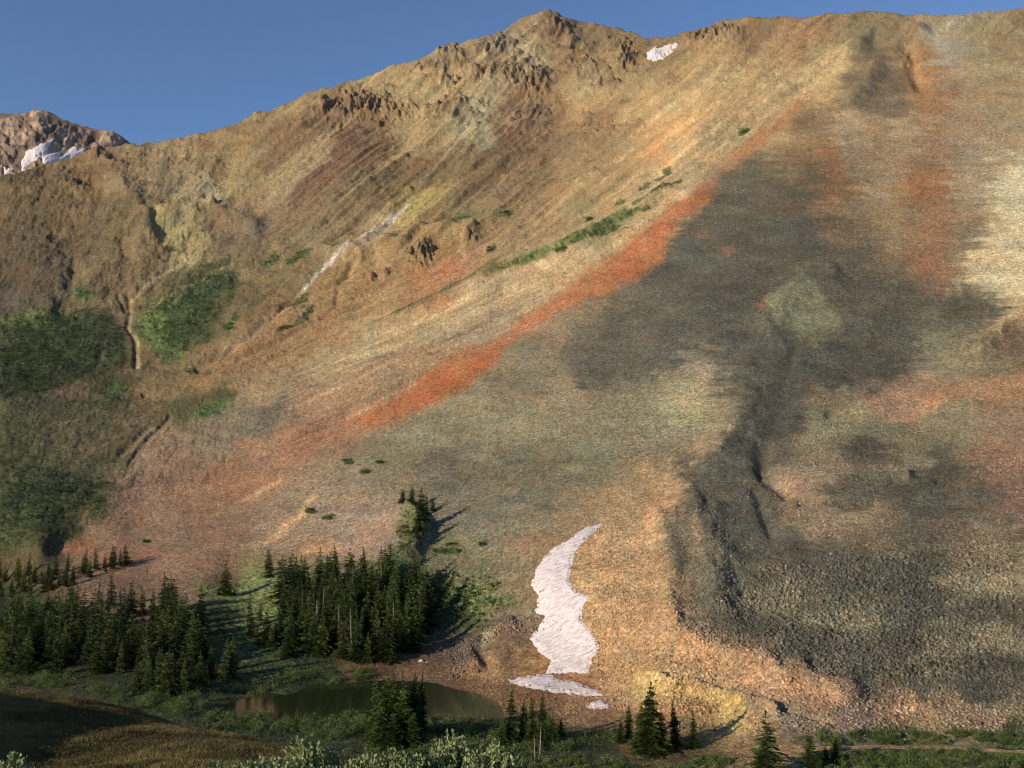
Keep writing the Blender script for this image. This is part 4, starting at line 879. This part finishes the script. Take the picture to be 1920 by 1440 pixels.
def scatter_poly(poly, n, mind, seed):
    r = np.random.default_rng(seed); out = []
    us = [p[0] for p in poly]; vs = [p[1] for p in poly]; tries = 0
    while len(out) < n and tries < 40000:
        tries += 1
        u = r.uniform(min(us), max(us)); v = r.uniform(min(vs), max(vs))
        if not inside(np.array([u]), np.array([v]), poly)[0]: continue
        if all((u-a)**2+((v-b)*1.9)**2 > mind**2 for a, b in out): out.append((u, v))
    return out
def grove(poly, n, mind, seed, hlo, hhi, label, group, name='spruce_tree'):
    r = random.Random(seed)
    ORD = 'first second third fourth fifth sixth seventh eighth ninth tenth eleventh twelfth thirteenth fourteenth fifteenth sixteenth seventeenth eighteenth nineteenth twentieth twenty-first twenty-second twenty-third twenty-fourth twenty-fifth twenty-sixth twenty-seventh twenty-eighth twenty-ninth thirtieth thirty-first thirty-second thirty-third thirty-fourth thirty-fifth thirty-sixth thirty-seventh thirty-eighth thirty-ninth fortieth'.split()
    us_ = [p_[0] for p_ in poly]; vs_ = [p_[1] for p_ in poly]
    tmpl = label
    for ii, (u, v) in enumerate(sorted(scatter_poly(poly, n, mind, seed))):
        if '%s' in tmpl: label = tmpl % ORD[ii]
        else:
            a_ = (u-min(us_))/(max(us_)-min(us_)); b_ = (v-min(vs_))/(max(vs_)-min(vs_))
            label = tmpl+', '+('back' if b_ < .34 else 'middle' if b_ < .67 else 'front')+' rows, '+('left third' if a_ < .34 else 'middle third' if a_ < .67 else 'right third')
        p = at(u, v); h = r.uniform(hlo*.72, hhi*1.04)*(1 if r.random() > .12 else .6); pr = r.choice(PROTO)
        place_tree(name, pr, p, h/9.0, r.uniform(0, 6.28), label, 'spruce', group, r.uniform(.85, 1.2))
grove([(530,1112),(600,1096),(700,1092),(765,1115),(792,1150),(785,1195),(745,1240),(650,1248),(590,1240),(560,1200),(530,1160)], 145, 11.5, 3, 9, 12.5,
      'spruce in the dense grove behind the pond', 'spruces of the dense central grove')
grove([(0,1135),(60,1130),(130,1150),(200,1150),(330,1150),(375,1190),(385,1235),(330,1262),(260,1275),(200,1262),(100,1268),(0,1278)], 104, 13.5, 4, 8, 12,
      'dark spruce in the left valley wood', 'spruces of the left valley wood')
grove([(0,1078),(60,1075),(130,1068),(245,1050),(238,1060),(170,1088),(100,1108),(0,1120)], 40, 12, 5, 5.5, 8,
      '%s from the left of the small spruces in the strip at the talus foot', 'small spruces of the strip at the talus foot')
grove([(465,1195),(520,1185),(560,1215),(550,1240),(470,1215)], 9, 14, 6, 7.5, 11, '%s from the left of the spruces in the open cluster left of the dense grove', 'spruces beside the striped meadow')
grove([(240,1285),(300,1278),(400,1265),(450,1245),(460,1262),(400,1290),(340,1305),(250,1305)], 22, 13, 8, 6, 10,
      '%s from the left of the front row spruces among willows left of the pond', 'front row spruces left of the pond')
EX = [  # u, base v, height px, proto, label
 (505,1080,52,1,'lone dark spruce on the meadow rim right of the other lone spruce'),(422,1117,60,0,'lone pointed spruce at the lower edge of the pink talus'),
 (487,1165,36,2,'slender young spruce alone on the striped meadow'),(409,1116,14,3,'knee high spruce seedling left of the pointed lone spruce'),(439,1118,12,3,'tiny spruce seedling right of the pointed lone spruce'),
 (208,1135,62,5,'narrow dark spruce top rising before the pink talus at left'),(318,1150,70,3,'broad dark spruce rising highest at the right end of the left wood'),(245,1150,58,0,'broad spruce crown against the talus between two narrow ones'),(285,1155,50,5,'thin spruce just left of the broad tallest one'),
 (130,1150,62,1,'spruce against the orange rock gap at far left'),(555,1371,40,2,'thin pale green young conifer in the willows before the pond'),
 (790,1000,62,1,'tallest dark spruce of the small clump on the grey slope'),(756,958,26,3,'low rounded spruce left of the clump on the grey slope'),(772,958,34,0,'pointed spruce inside the clump on the grey slope'),(800,968,40,2,'thin half bare spruce right in the clump on the grey slope'),(785,1022,40,3,'low spruce trailing below the clump on the grey slope'),
 (812,958,26,0,'small spruce on the right edge of the slope clump'),(782,1035,26,1,'lowest bushy spruce of the green rib above the grove'),
]
for u, v, hp, k, lab in EX:
    p = at(u, v); h = hp*p.y/FPX
    place_tree('spruce_tree', PROTO[k], p, h/9.0, random.uniform(0, 6.28), lab, 'spruce', None, 1.15)
NEAR = [
 (706,1388,108,0,1.0,'left outer spruce of the tall clump standing before the pond'),(722,1396,122,1,.9,'second spruce from the left in the tall pond clump'),(738,1390,124,2,1.1,'middle slender spruce of the tall pond clump'),(752,1398,100,1,1.1,'bushy front spruce of the tall pond clump'),
 (762,1388,118,0,.9,'pointed spruce right of the middle in the tall pond clump'),(776,1384,112,2,1.0,'thin spruce near the right side of the tall pond clump'),(790,1378,104,2,.8,'rightmost half bare spruce of the tall pond clump'),(712,1402,70,1,1.3,'low bushy spruce skirting the left foot of the pond clump'),(736,1404,62,1,1.2,'low bushy spruce skirting the front of the pond clump'),(772,1400,58,1,1.2,'low bushy spruce skirting the right foot of the pond clump'),
 (958,1398,102,0,.9,'tallest spruce of the group right of the pond'),(980,1394,76,2,1.0,'second spruce of the group right of the pond'),(1000,1396,84,0,.9,'third spruce of the group right of the pond'),(1016,1398,90,2,.9,'fourth narrow spruce of the group right of the pond'),(1034,1398,54,1,1.1,'low bushy spruce ending the group right of the pond'),(1052,1380,32,1,1,'small dark spruce between the pond group and the shaded willows'),(942,1402,46,1,1.2,'low spruce skirt at the left foot of the group right of the pond'),
 (1216,1414,124,1,.95,'largest spruce with a broad skirt at bottom right of centre'),(1200,1408,84,0,1.0,'spruce close behind the left side of the largest spruce'),(1180,1388,62,2,1.1,'dark spruce standing left of the largest spruce'),(1240,1412,70,1,1.0,'bushy spruce hugging the right foot of the largest spruce'),(1268,1404,80,2,1.0,'narrow spruce right of the largest spruce'),(1302,1402,64,0,.9,'dark narrow spruce casting shade towards the yellow talus'),(1163,1392,40,1,1,'low dark spruce at the left end of the largest spruce group'),
 (1440,1462,118,3,1.1,'ragged open branched spruce at the bottom edge beside bare tan ground'),(1428,1462,60,3,1.2,'low ragged spruce at the left foot of the open branched one'),(1520,1448,72,3,1.1,'sparse young spruce right of the ragged one'),(1568,1428,48,1,1.2,'rounded small spruce beside the dirt track'),(1548,1430,30,1,1.2,'stubby low spruce left of the rounded one by the track'),
]
for u, v, hp, k, sx, lab in NEAR:
    p = at(u, v); h = hp*p.y/FPX; sx *= 1.18
    place_tree('spruce_tree', NEARP[k], p, h/10.0, random.uniform(0, 6.28), lab, 'spruce', None, sx)
for u, v, hp, lab in [(793,1376,90,'bare silver snag at the right side of the tall pond clump'),(803,962,36,'leaning grey snag in the clump on the grey slope'),(806,1330,70,None),(1012,1418,60,'bleached snag before the spruces right of the pond'),(1003,1425,45,'broken pale snag at the bottom edge below the spruces'),(672,1243,34,'pale dead trunk at the front edge of the dense grove'),(758,1205,36,'bare grey trunk on the right flank of the dense grove'),(770,1195,34,'pale thin dead trunk near the right flank shadow'),(1440,1455,75,'bare white trunk showing inside the ragged spruce')]:
    if lab is None: continue
    p = at(u, v); h = hp*p.y/FPX
    o = link('dead_tree', SNAG[0 if u % 2 else 1], None, p); o.scale = (h/7,)*3; o.rotation_euler = (0, .04, u); tag(o, lab, 'dead tree')

for k_, (u, v) in enumerate(scatter_poly([(545,1150),(700,1110),(790,1160),(780,1200),(700,1248),(590,1238)], 12, 30, 77)):
    p = at(u, v); o = link('dead_tree', SNAG[k_ % 2], None, p); h = random.uniform(8, 12); o.scale = (h/7,)*3; o.rotation_euler = (0, .05, k_)
    tag(o, 'grey bare trunk poking out of the dense central grove', 'dead tree', 'dead trunks in the dense grove')
for k_, (u, v, h) in enumerate([(772,1118,13),(782,1135,14),(790,1152,13.5),(796,1168,14),(792,1185,13),(786,1203,13.5),(776,1222,12.5),(799,1145,12)]):  # extra flank row, added tall to broaden the grove's shadow
    place_tree('spruce_tree', PROTO[k_ % 11], at(u, v), h/9.0, k_*1.3, '%s tall spruce from the back along the right flank of the dense grove' % 'first second third fourth fifth sixth seventh eighth'.split()[k_], 'spruce', None, .95)
# ------------------------------------------------------------------ leafy clumps
def clump_arrays(cen, rad, hgt, leaves, leaf, col, seed, flat=.5):
    """cen (n,3); each clump is a dome filled with small leaves; returns V,C"""
    r = np.random.default_rng(seed); n = len(cen); m = leaves
    d = r.normal(0, 1, (n, m, 3)); d /= np.linalg.norm(d, axis=-1, keepdims=True)+1e-9; d[..., 2] = np.abs(d[..., 2])
    q = r.uniform(.55, 1.08, (n, m, 1))
    lump = 1+.25*np.sin(d[..., :1]*7+np.arange(n)[:, None, None])*np.cos(d[..., 1:2]*6)
    c = cen[:, None]+d*q*lump*np.stack([rad, rad, hgt], -1)[:, None]
    a = r.normal(0, 1, (n, m, 3)); a[..., 2] = np.abs(a[..., 2])*.9+.2; a /= np.linalg.norm(a, axis=-1, keepdims=True)
    b = np.cross(a, r.normal(0, 1, (n, m, 3))); b /= np.linalg.norm(b, axis=-1, keepdims=True)+1e-9
    L = leaf*r.uniform(.6, 1.4, (n, m, 1)); W = L*flat
    V = np.stack([c-b*W*.5, c+a*L*.5-b*0, c+a*L, c+a*L*.45+b*W*.6], 2)
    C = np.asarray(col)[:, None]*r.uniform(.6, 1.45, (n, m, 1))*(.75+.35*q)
    C = np.repeat(C[:, :, None], 4, 2)
    return V.reshape(-1, 3), C.reshape(-1, 3)
def quads(name, V, C, mat): return mesh_np(name, V, np.arange(len(V)).reshape(-1, 4), mat, C)

def thicket(name, regions, leaf, leaves, label, cat, seed, cols, mat=None):
    r = np.random.default_rng(seed); Vs = []; Cs = []
    for poly, n, rlo, rhi in regions:
        us = [p[0] for p in poly]; vs = [p[1] for p in poly]
        u = r.uniform(min(us), max(us), n*4); v = r.uniform(min(vs), max(vs), n*4)
        m = inside(u+14*fbm(u/30, v/20, seed+1, 3), v+10*fbm(u/30, v/20, seed+2, 3), poly) & (r.uniform(0, 1, n*4) < .06+.94*sstep(-.2, .15, fbm(u/20, v/9, seed, 4)))
        u, v = u[m][:n], v[m][:n]
        if not len(u): continue
        c = surf(u, v); R = r.uniform(rlo, rhi, len(u)); c[:, 2] -= .1*R
        t = r.uniform(0, 1, (len(u), 1)); col = lin(cols[0])*t+lin(cols[1])*(1-t)
        V, C = clump_arrays(c, R, R*r.uniform(.7, 1.5, len(u)), leaves, leaf, col, seed+len(Vs))
        Vs.append(V); Cs.append(C)
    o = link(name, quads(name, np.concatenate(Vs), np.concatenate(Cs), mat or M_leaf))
    return tag(o, label, cat, kind='stuff')
thicket('pond_willows', [
  ([(130,1280),(300,1300),(450,1290),(560,1262),(700,1256),(700,1272),(560,1288),(440,1310),(400,1325),(400,1345),(300,1345),(180,1310)], 900, .6, 1.5),
  ([(380,1340),(520,1346),(690,1346),(690,1372),(620,1392),(480,1372),(380,1362)], 520, .5, 1.3),
  ([(790,1346),(940,1350),(1040,1362),(1150,1372),(1160,1392),(1060,1402),(940,1412),(790,1402)], 600, .5, 1.4),
  ([(0,1250),(120,1262),(200,1290),(60,1290),(0,1285)], 200, .6, 1.3),
  ([(1270,1440),(1330,1415),(1420,1440),(1400,1460),(1270,1460)], 120, .4, .9),
  ([(1500,1440),(1600,1420),(1720,1408),(1920,1420),(1920,1460),(1500,1460)], 420, .4, 1.0),
  ([(1480,1378),(1600,1374),(1720,1376),(1920,1384),(1920,1396),(1760,1394),(1600,1392),(1480,1390)], 320, .3, .9),
  ([(640,1400),(940,1402),(1100,1420),(1300,1435),(1200,1460),(640,1460)], 360, .4, 1.1),
 ], .30, 75, 'mass of low dark green willow scrub around the pond and track', 'willow scrub', 301, ((104,116,66), (52,64,36)))
thicket('slope_scrub', [
  ([(0,615),(90,590),(200,575),(235,620),(235,680),(200,700),(80,735),(0,745)], 1500, .7, 1.9),
  ([(360,500),(440,495),(450,560),(400,620),(330,660),(300,640),(340,590)], 480, 1.0, 2.2),
  ([(290,570),(330,590),(330,640),(300,620)], 90, 1.0, 1.8),
  ([(0,760),(120,750),(250,740),(300,760),(230,840),(200,900),(100,880),(0,870)], 200, .5, 1.3),
  ([(0,860),(110,880),(210,905),(250,905),(190,950),(60,1000),(0,1010)], 340, .7, 1.7),
  ([(540,570),(580,560),(585,600),(540,610)], 60, .6, 1.4),([(330,500),(330,470),(480,470),(590,475),(560,500),(400,520)], 80, .8, 1.6),
  ([(1100,450),(1180,400),(1260,330),(1275,345),(1190,430),(1120,468)], 120, .5, 1.1),
  ([(740,985),(775,945),(800,975),(805,1010),(780,1050),(830,1030),(865,1038),(800,1045),(750,1060)], 160, .4, .9),
  ([(820,1070),(940,1090),(940,1150),(870,1180),(800,1160),(760,1100)], 200, .25, .7),
 ], .34, 60, 'mass of dark green mat scrub spreading over the mountain meadows', 'mountain scrub', 311, ((84,98,48), (44,58,30)))

# single bushes one can count on the scree
for u, v, a, b, lab in [(651,864,11,7,'upper left round green bush alone on the grey scree'),(688,884,15,6,'wide flat green bush below the other scree bushes'),(713,867,7,4,'smallest green bush right of the scree trio'),
  (583,958,12,6,'green mat bush beside the yellow streak'),(613,969,15,7,'larger green mat bush right of the yellow streak'),(905,1021,8,4,'low green mat on the grey slope right of the spruce clump'),(846,1022,17,4,'narrow green mat above the long one'),(838,1035,34,7,'long green mat on the slope above the grove shadow'),
  (1395,248,13,7,'lone dark bush high on the crest of the red rib'),(1105,412,10,6,'dark bush on the tan slope above the green stripe'),(922,469,11,5,'single green mat below the rocky knob'),(950,398,15,4,'upper green mat on the brown slope'),(1748,1246,7,4,'tiny green bush among the dark right hand boulders'),(1050,476,12,5,'green mat at the lower end of the upper green stripe'),(533,618,18,5,'flat green mat below the feathered shrub patch'),(428,613,12,7,'round green bush beside the left gully wash'),(275,1014,8,4,'low green bush on the pink talus at left')]:
    p = at(u, v); k = p.y/FPX
    n = 9; r = np.random.default_rng(int(u))
    cc = np.c_[r.uniform(-1, 1, n)*a*k*.75, r.uniform(-1, 1, n)*b*k*1.2, np.zeros(n)]
    su = surf(u+cc[:, 0]/k, v-cc[:, 1]/k*.5)-np.array(p)
    cc = su
    R = np.full(n, b*k*.9)*r.uniform(.6, 1.1, n)
    V, C = clump_arrays(cc, R, R*.9, 70, .45*max(.6, k*4), np.tile(lin((60,78,38)), (n, 1)), int(u))
    o = link('green_bush', quads('green_bush', V, C, M_leaf), None, p); tag(o, lab, 'bush')

# ------------------------------------------------------------------ pale willow bushes close to the camera
def willow(x, y, topz, R, seed, label):
    r = np.random.default_rng(seed); z0 = float(kz(np.array([x]), np.array([y]))[0]); H = topz-z0
    e = bpy.data.objects.new('willow_bush', None); COL.objects.link(e); e.location = (x, y, z0)
    tag(e, label, 'willow bush', 'pale leaved willow bushes near the camera')
    V = []; F = []; LV = []; LC = []
    for s in range(int(300*R*R)):
        a = r.uniform(0, 6.283); q = r.uniform(0, 1)**.6
        rx, ry = math.cos(a)*R*q, math.sin(a)*R*q
        h = H*(1-.42*q*q)*r.uniform(.74, .98)*(1+.10*math.sin(rx*2.1+seed)*math.cos(ry*1.7))
        b0 = np.array([rx*.45, ry*.45, 0.]); tp = np.array([rx, ry, h])
        i0 = len(V); w_ = .012
        V += [b0+[-w_, 0, 0], b0+[w_, 0, 0], tp+[.004, 0, 0], tp+[-.004, 0, 0]]; F.append((i0, i0+1, i0+2, i0+3))
        d = (tp-b0); Ld = np.linalg.norm(d); d = d/Ld
        nl = 56
        f = 1-r.uniform(0, .55, nl)**1.0*.9
        c = b0+np.outer(f, tp-b0)
        la = d+r.normal(0, .55, (nl, 3)); la[:, 2] = np.abs(la[:, 2])+.15; la /= np.linalg.norm(la, axis=1, keepdims=True)
        lb = np.cross(la, r.normal(0, 1, (nl, 3))); lb /= np.linalg.norm(lb, axis=1, keepdims=True)
        L = r.uniform(.06, .11, (nl, 1)); W = L*.34
        LV.append(np.stack([c, c+la*L*.5-lb*W, c+la*L, c+la*L*.5+lb*W], 1).reshape(-1, 3))
        k = lin((130,140,94))*r.uniform(.6, 1.3, (nl, 1))*(.75+.35*(1-0*f[:, None]))
        LC.append(np.repeat(k, 4, 0))
    link('stems', mesh_np('stems', V, F, M_bark, np.tile(lin((110,96,70)), (len(V), 1))), e)
    link('foliage', quads('foliage', np.concatenate(LV), np.concatenate(LC), M_leaf), e)
for (u, topv, Y, R, lab) in [(450,1416,19,1.3,'leftmost low pale willow bush at the bottom edge'),(520,1396,20,1.4,'pale willow bush second from the left at the bottom edge'),(600,1386,21,1.5,'highest pale willow bush left of the pond clump at the bottom edge'),(690,1396,20,1.35,'pale willow bush directly below the tall pond clump'),(770,1402,20,1.3,'pale willow bush right below the tall pond clump'),(850,1390,21,1.4,'pale willow bush second from the right at the bottom edge'),(925,1400,20,1.25,'rightmost pale willow bush at the bottom edge'),(20,1425,24,1.1,'pale willow bush cut off by the lower left corner')]:
    x, y, z = unproj(float(u), float(topv), float(Y))
    willow(x, y, z, R, int(u), lab)

# ------------------------------------------------------------------ dirt track
def ribbon(name, line, half, mat, color, lift):
    V = []; nseg = 60; pts = np.array(line, float); t = np.linspace(0, len(pts)-1, nseg)
    u = np.interp(t, range(len(pts)), pts[:, 0]); v = np.interp(t, range(len(pts)), pts[:, 1])
    hw = half*(1+.3*fbm(u/40, v*0, 401, 3))
    rows = []
    for k in np.linspace(-1, 1, 5):
        p = surf(u, v+hw*k+1.2*fbm(u/12, v*0+k, 402, 2)*abs(k)); p[:, 2] += lift; rows.append(p)
    A = np.array(rows); r, c = A.shape[:2]; idx = np.arange(r*c).reshape(r, c)
    F = np.stack([idx[:-1, :-1], idx[1:, :-1], idx[1:, 1:], idx[:-1, 1:]], -1).reshape(-1, 4)
    C = np.tile(lin(color), (r*c, 1))*np.clip(1+.2*fbm(A[..., 0].ravel()/2, A[..., 1].ravel()/2, 403, 3), .5, 1.5)[:, None]
    return tag(link(name, mesh_np(name, A.reshape(-1, 3), F, mat, C, smooth=True)), kind='structure')
ribbon('dirt_track', [(1380,1424),(1460,1412),(1540,1404),(1640,1401),(1740,1402),(1840,1408),(1960,1412)], 3.5, M_knoll, (172,136,96), .06)

# pale boulders one can pick out
def boulder(u, v, px, col, label, name='boulder'):
    p = at(u, v); s = px*p.y/FPX
    r = np.random.default_rng(int(u*7+v))
    import bmesh
    bm = bmesh.new(); bmesh.ops.create_icosphere(bm, subdivisions=3, radius=1)
    for q in bm.verts:
        n_ = q.co.copy(); a = float(fbm(np.array([n_.x*1.7+n_.z]), np.array([n_.y*1.7+n_.z*.6+u]), 501, 3)[0])
        q.co = n_*(1+.28*a); q.co.x *= 1.1; q.co.z *= .7
    V = np.array([q.co[:] for q in bm.verts])*s*.5; F = np.array([[x.index for x in f.verts] for f in bm.faces]); bm.free()
    V[:, 2] += s*.15
    return tag(link(name, mesh_np(name, V, F, M_rock, np.tile(lin(col), (len(V), 1))), None, p), label, 'boulder')
boulder(790,1241,8,(200,185,165),'whitish boulder lying in the grass right of the dense grove')
boulder(800,1243,4,(190,175,155),'small pale stone just right of the whitish boulder')
boulder(1569,1229,6,(170,160,140),'light boulder standing out in the dark right hand talus')
boulder(917,1068,5,(180,165,140),'pale boulder on the slope left of the snow tongue')
boulder(1354,1151,6,(170,160,140),'light boulder near the left side of the dark talus lobe')
boulder(1558,1040,6,(165,155,135),'light boulder high in the middle of the dark talus lobe')

# low dark mats of shrub on the near hill
def hill_mats():
    r_ = np.random.default_rng(88); Vs = []; Cs = []
    cen = []
    for (u, v, Y, n, sp) in [(300,1398,66,26,3.2),(350,1408,62,24,3.0),(60,1432,60,18,2.4),(430,1412,60,16,2.4),(180,1380,72,14,2.5),(540,1425,58,12,2.0),(120,1400,68,10,3.0)]:
        x, y, z = unproj(float(u), float(v), float(Y))
        xx = x+r_.normal(0, sp, n); yy = y+r_.normal(0, sp*.8, n)
        cen.append(np.c_[xx, yy, kz(xx, yy)-.05])
    cen = np.concatenate(cen); n = len(cen); R = r_.uniform(.35, 1.0, n); t = r_.uniform(0, 1, (n, 1))
    V, C = clump_arrays(cen, R, R*.55, 150, .12, lin((66,74,42))*t+lin((84,70,50))*(1-t), 89)
    tag(link('hill_shrubs', quads('hill_shrubs', V, C, M_leaf)), 'scattered low dark shrubs and heath on the near grassy hill', 'shrubs', kind='stuff')
hill_mats()

# grit and stones melted out on the old snow
def snow_grit():
    u = RNG.uniform(990,1130,5000); v = RNG.uniform(975,1300,5000)
    m = (sdist(u, v, SNOW[0][0]) > 1) | (sdist(u, v, SNOW[1][0]) > 1)
    e = np.maximum(sdist(u, v, SNOW[0][0]), sdist(u, v, SNOW[1][0]))
    m &= RNG.uniform(0, 1, len(u)) < .12+.88*np.exp(-e/5.0)
    u, v = u[m], v[m]; s = .05+.22*RNG.uniform(0, 1, len(u))**4
    c = lin((120,96,76))*RNG.uniform(.6, 1.4, (len(u), 1))
    me = stones(u, v, s, c, 'snow_grit')
    co = np.zeros(len(me.vertices)*3, np.float32); me.vertices.foreach_get('co', co); co[2::3] += .22; me.vertices.foreach_set('co', co)
    tag(link('snow_grit', me), 'loose brown grit and small stones melted out on the old snow', 'grit', kind='stuff')
snow_grit()
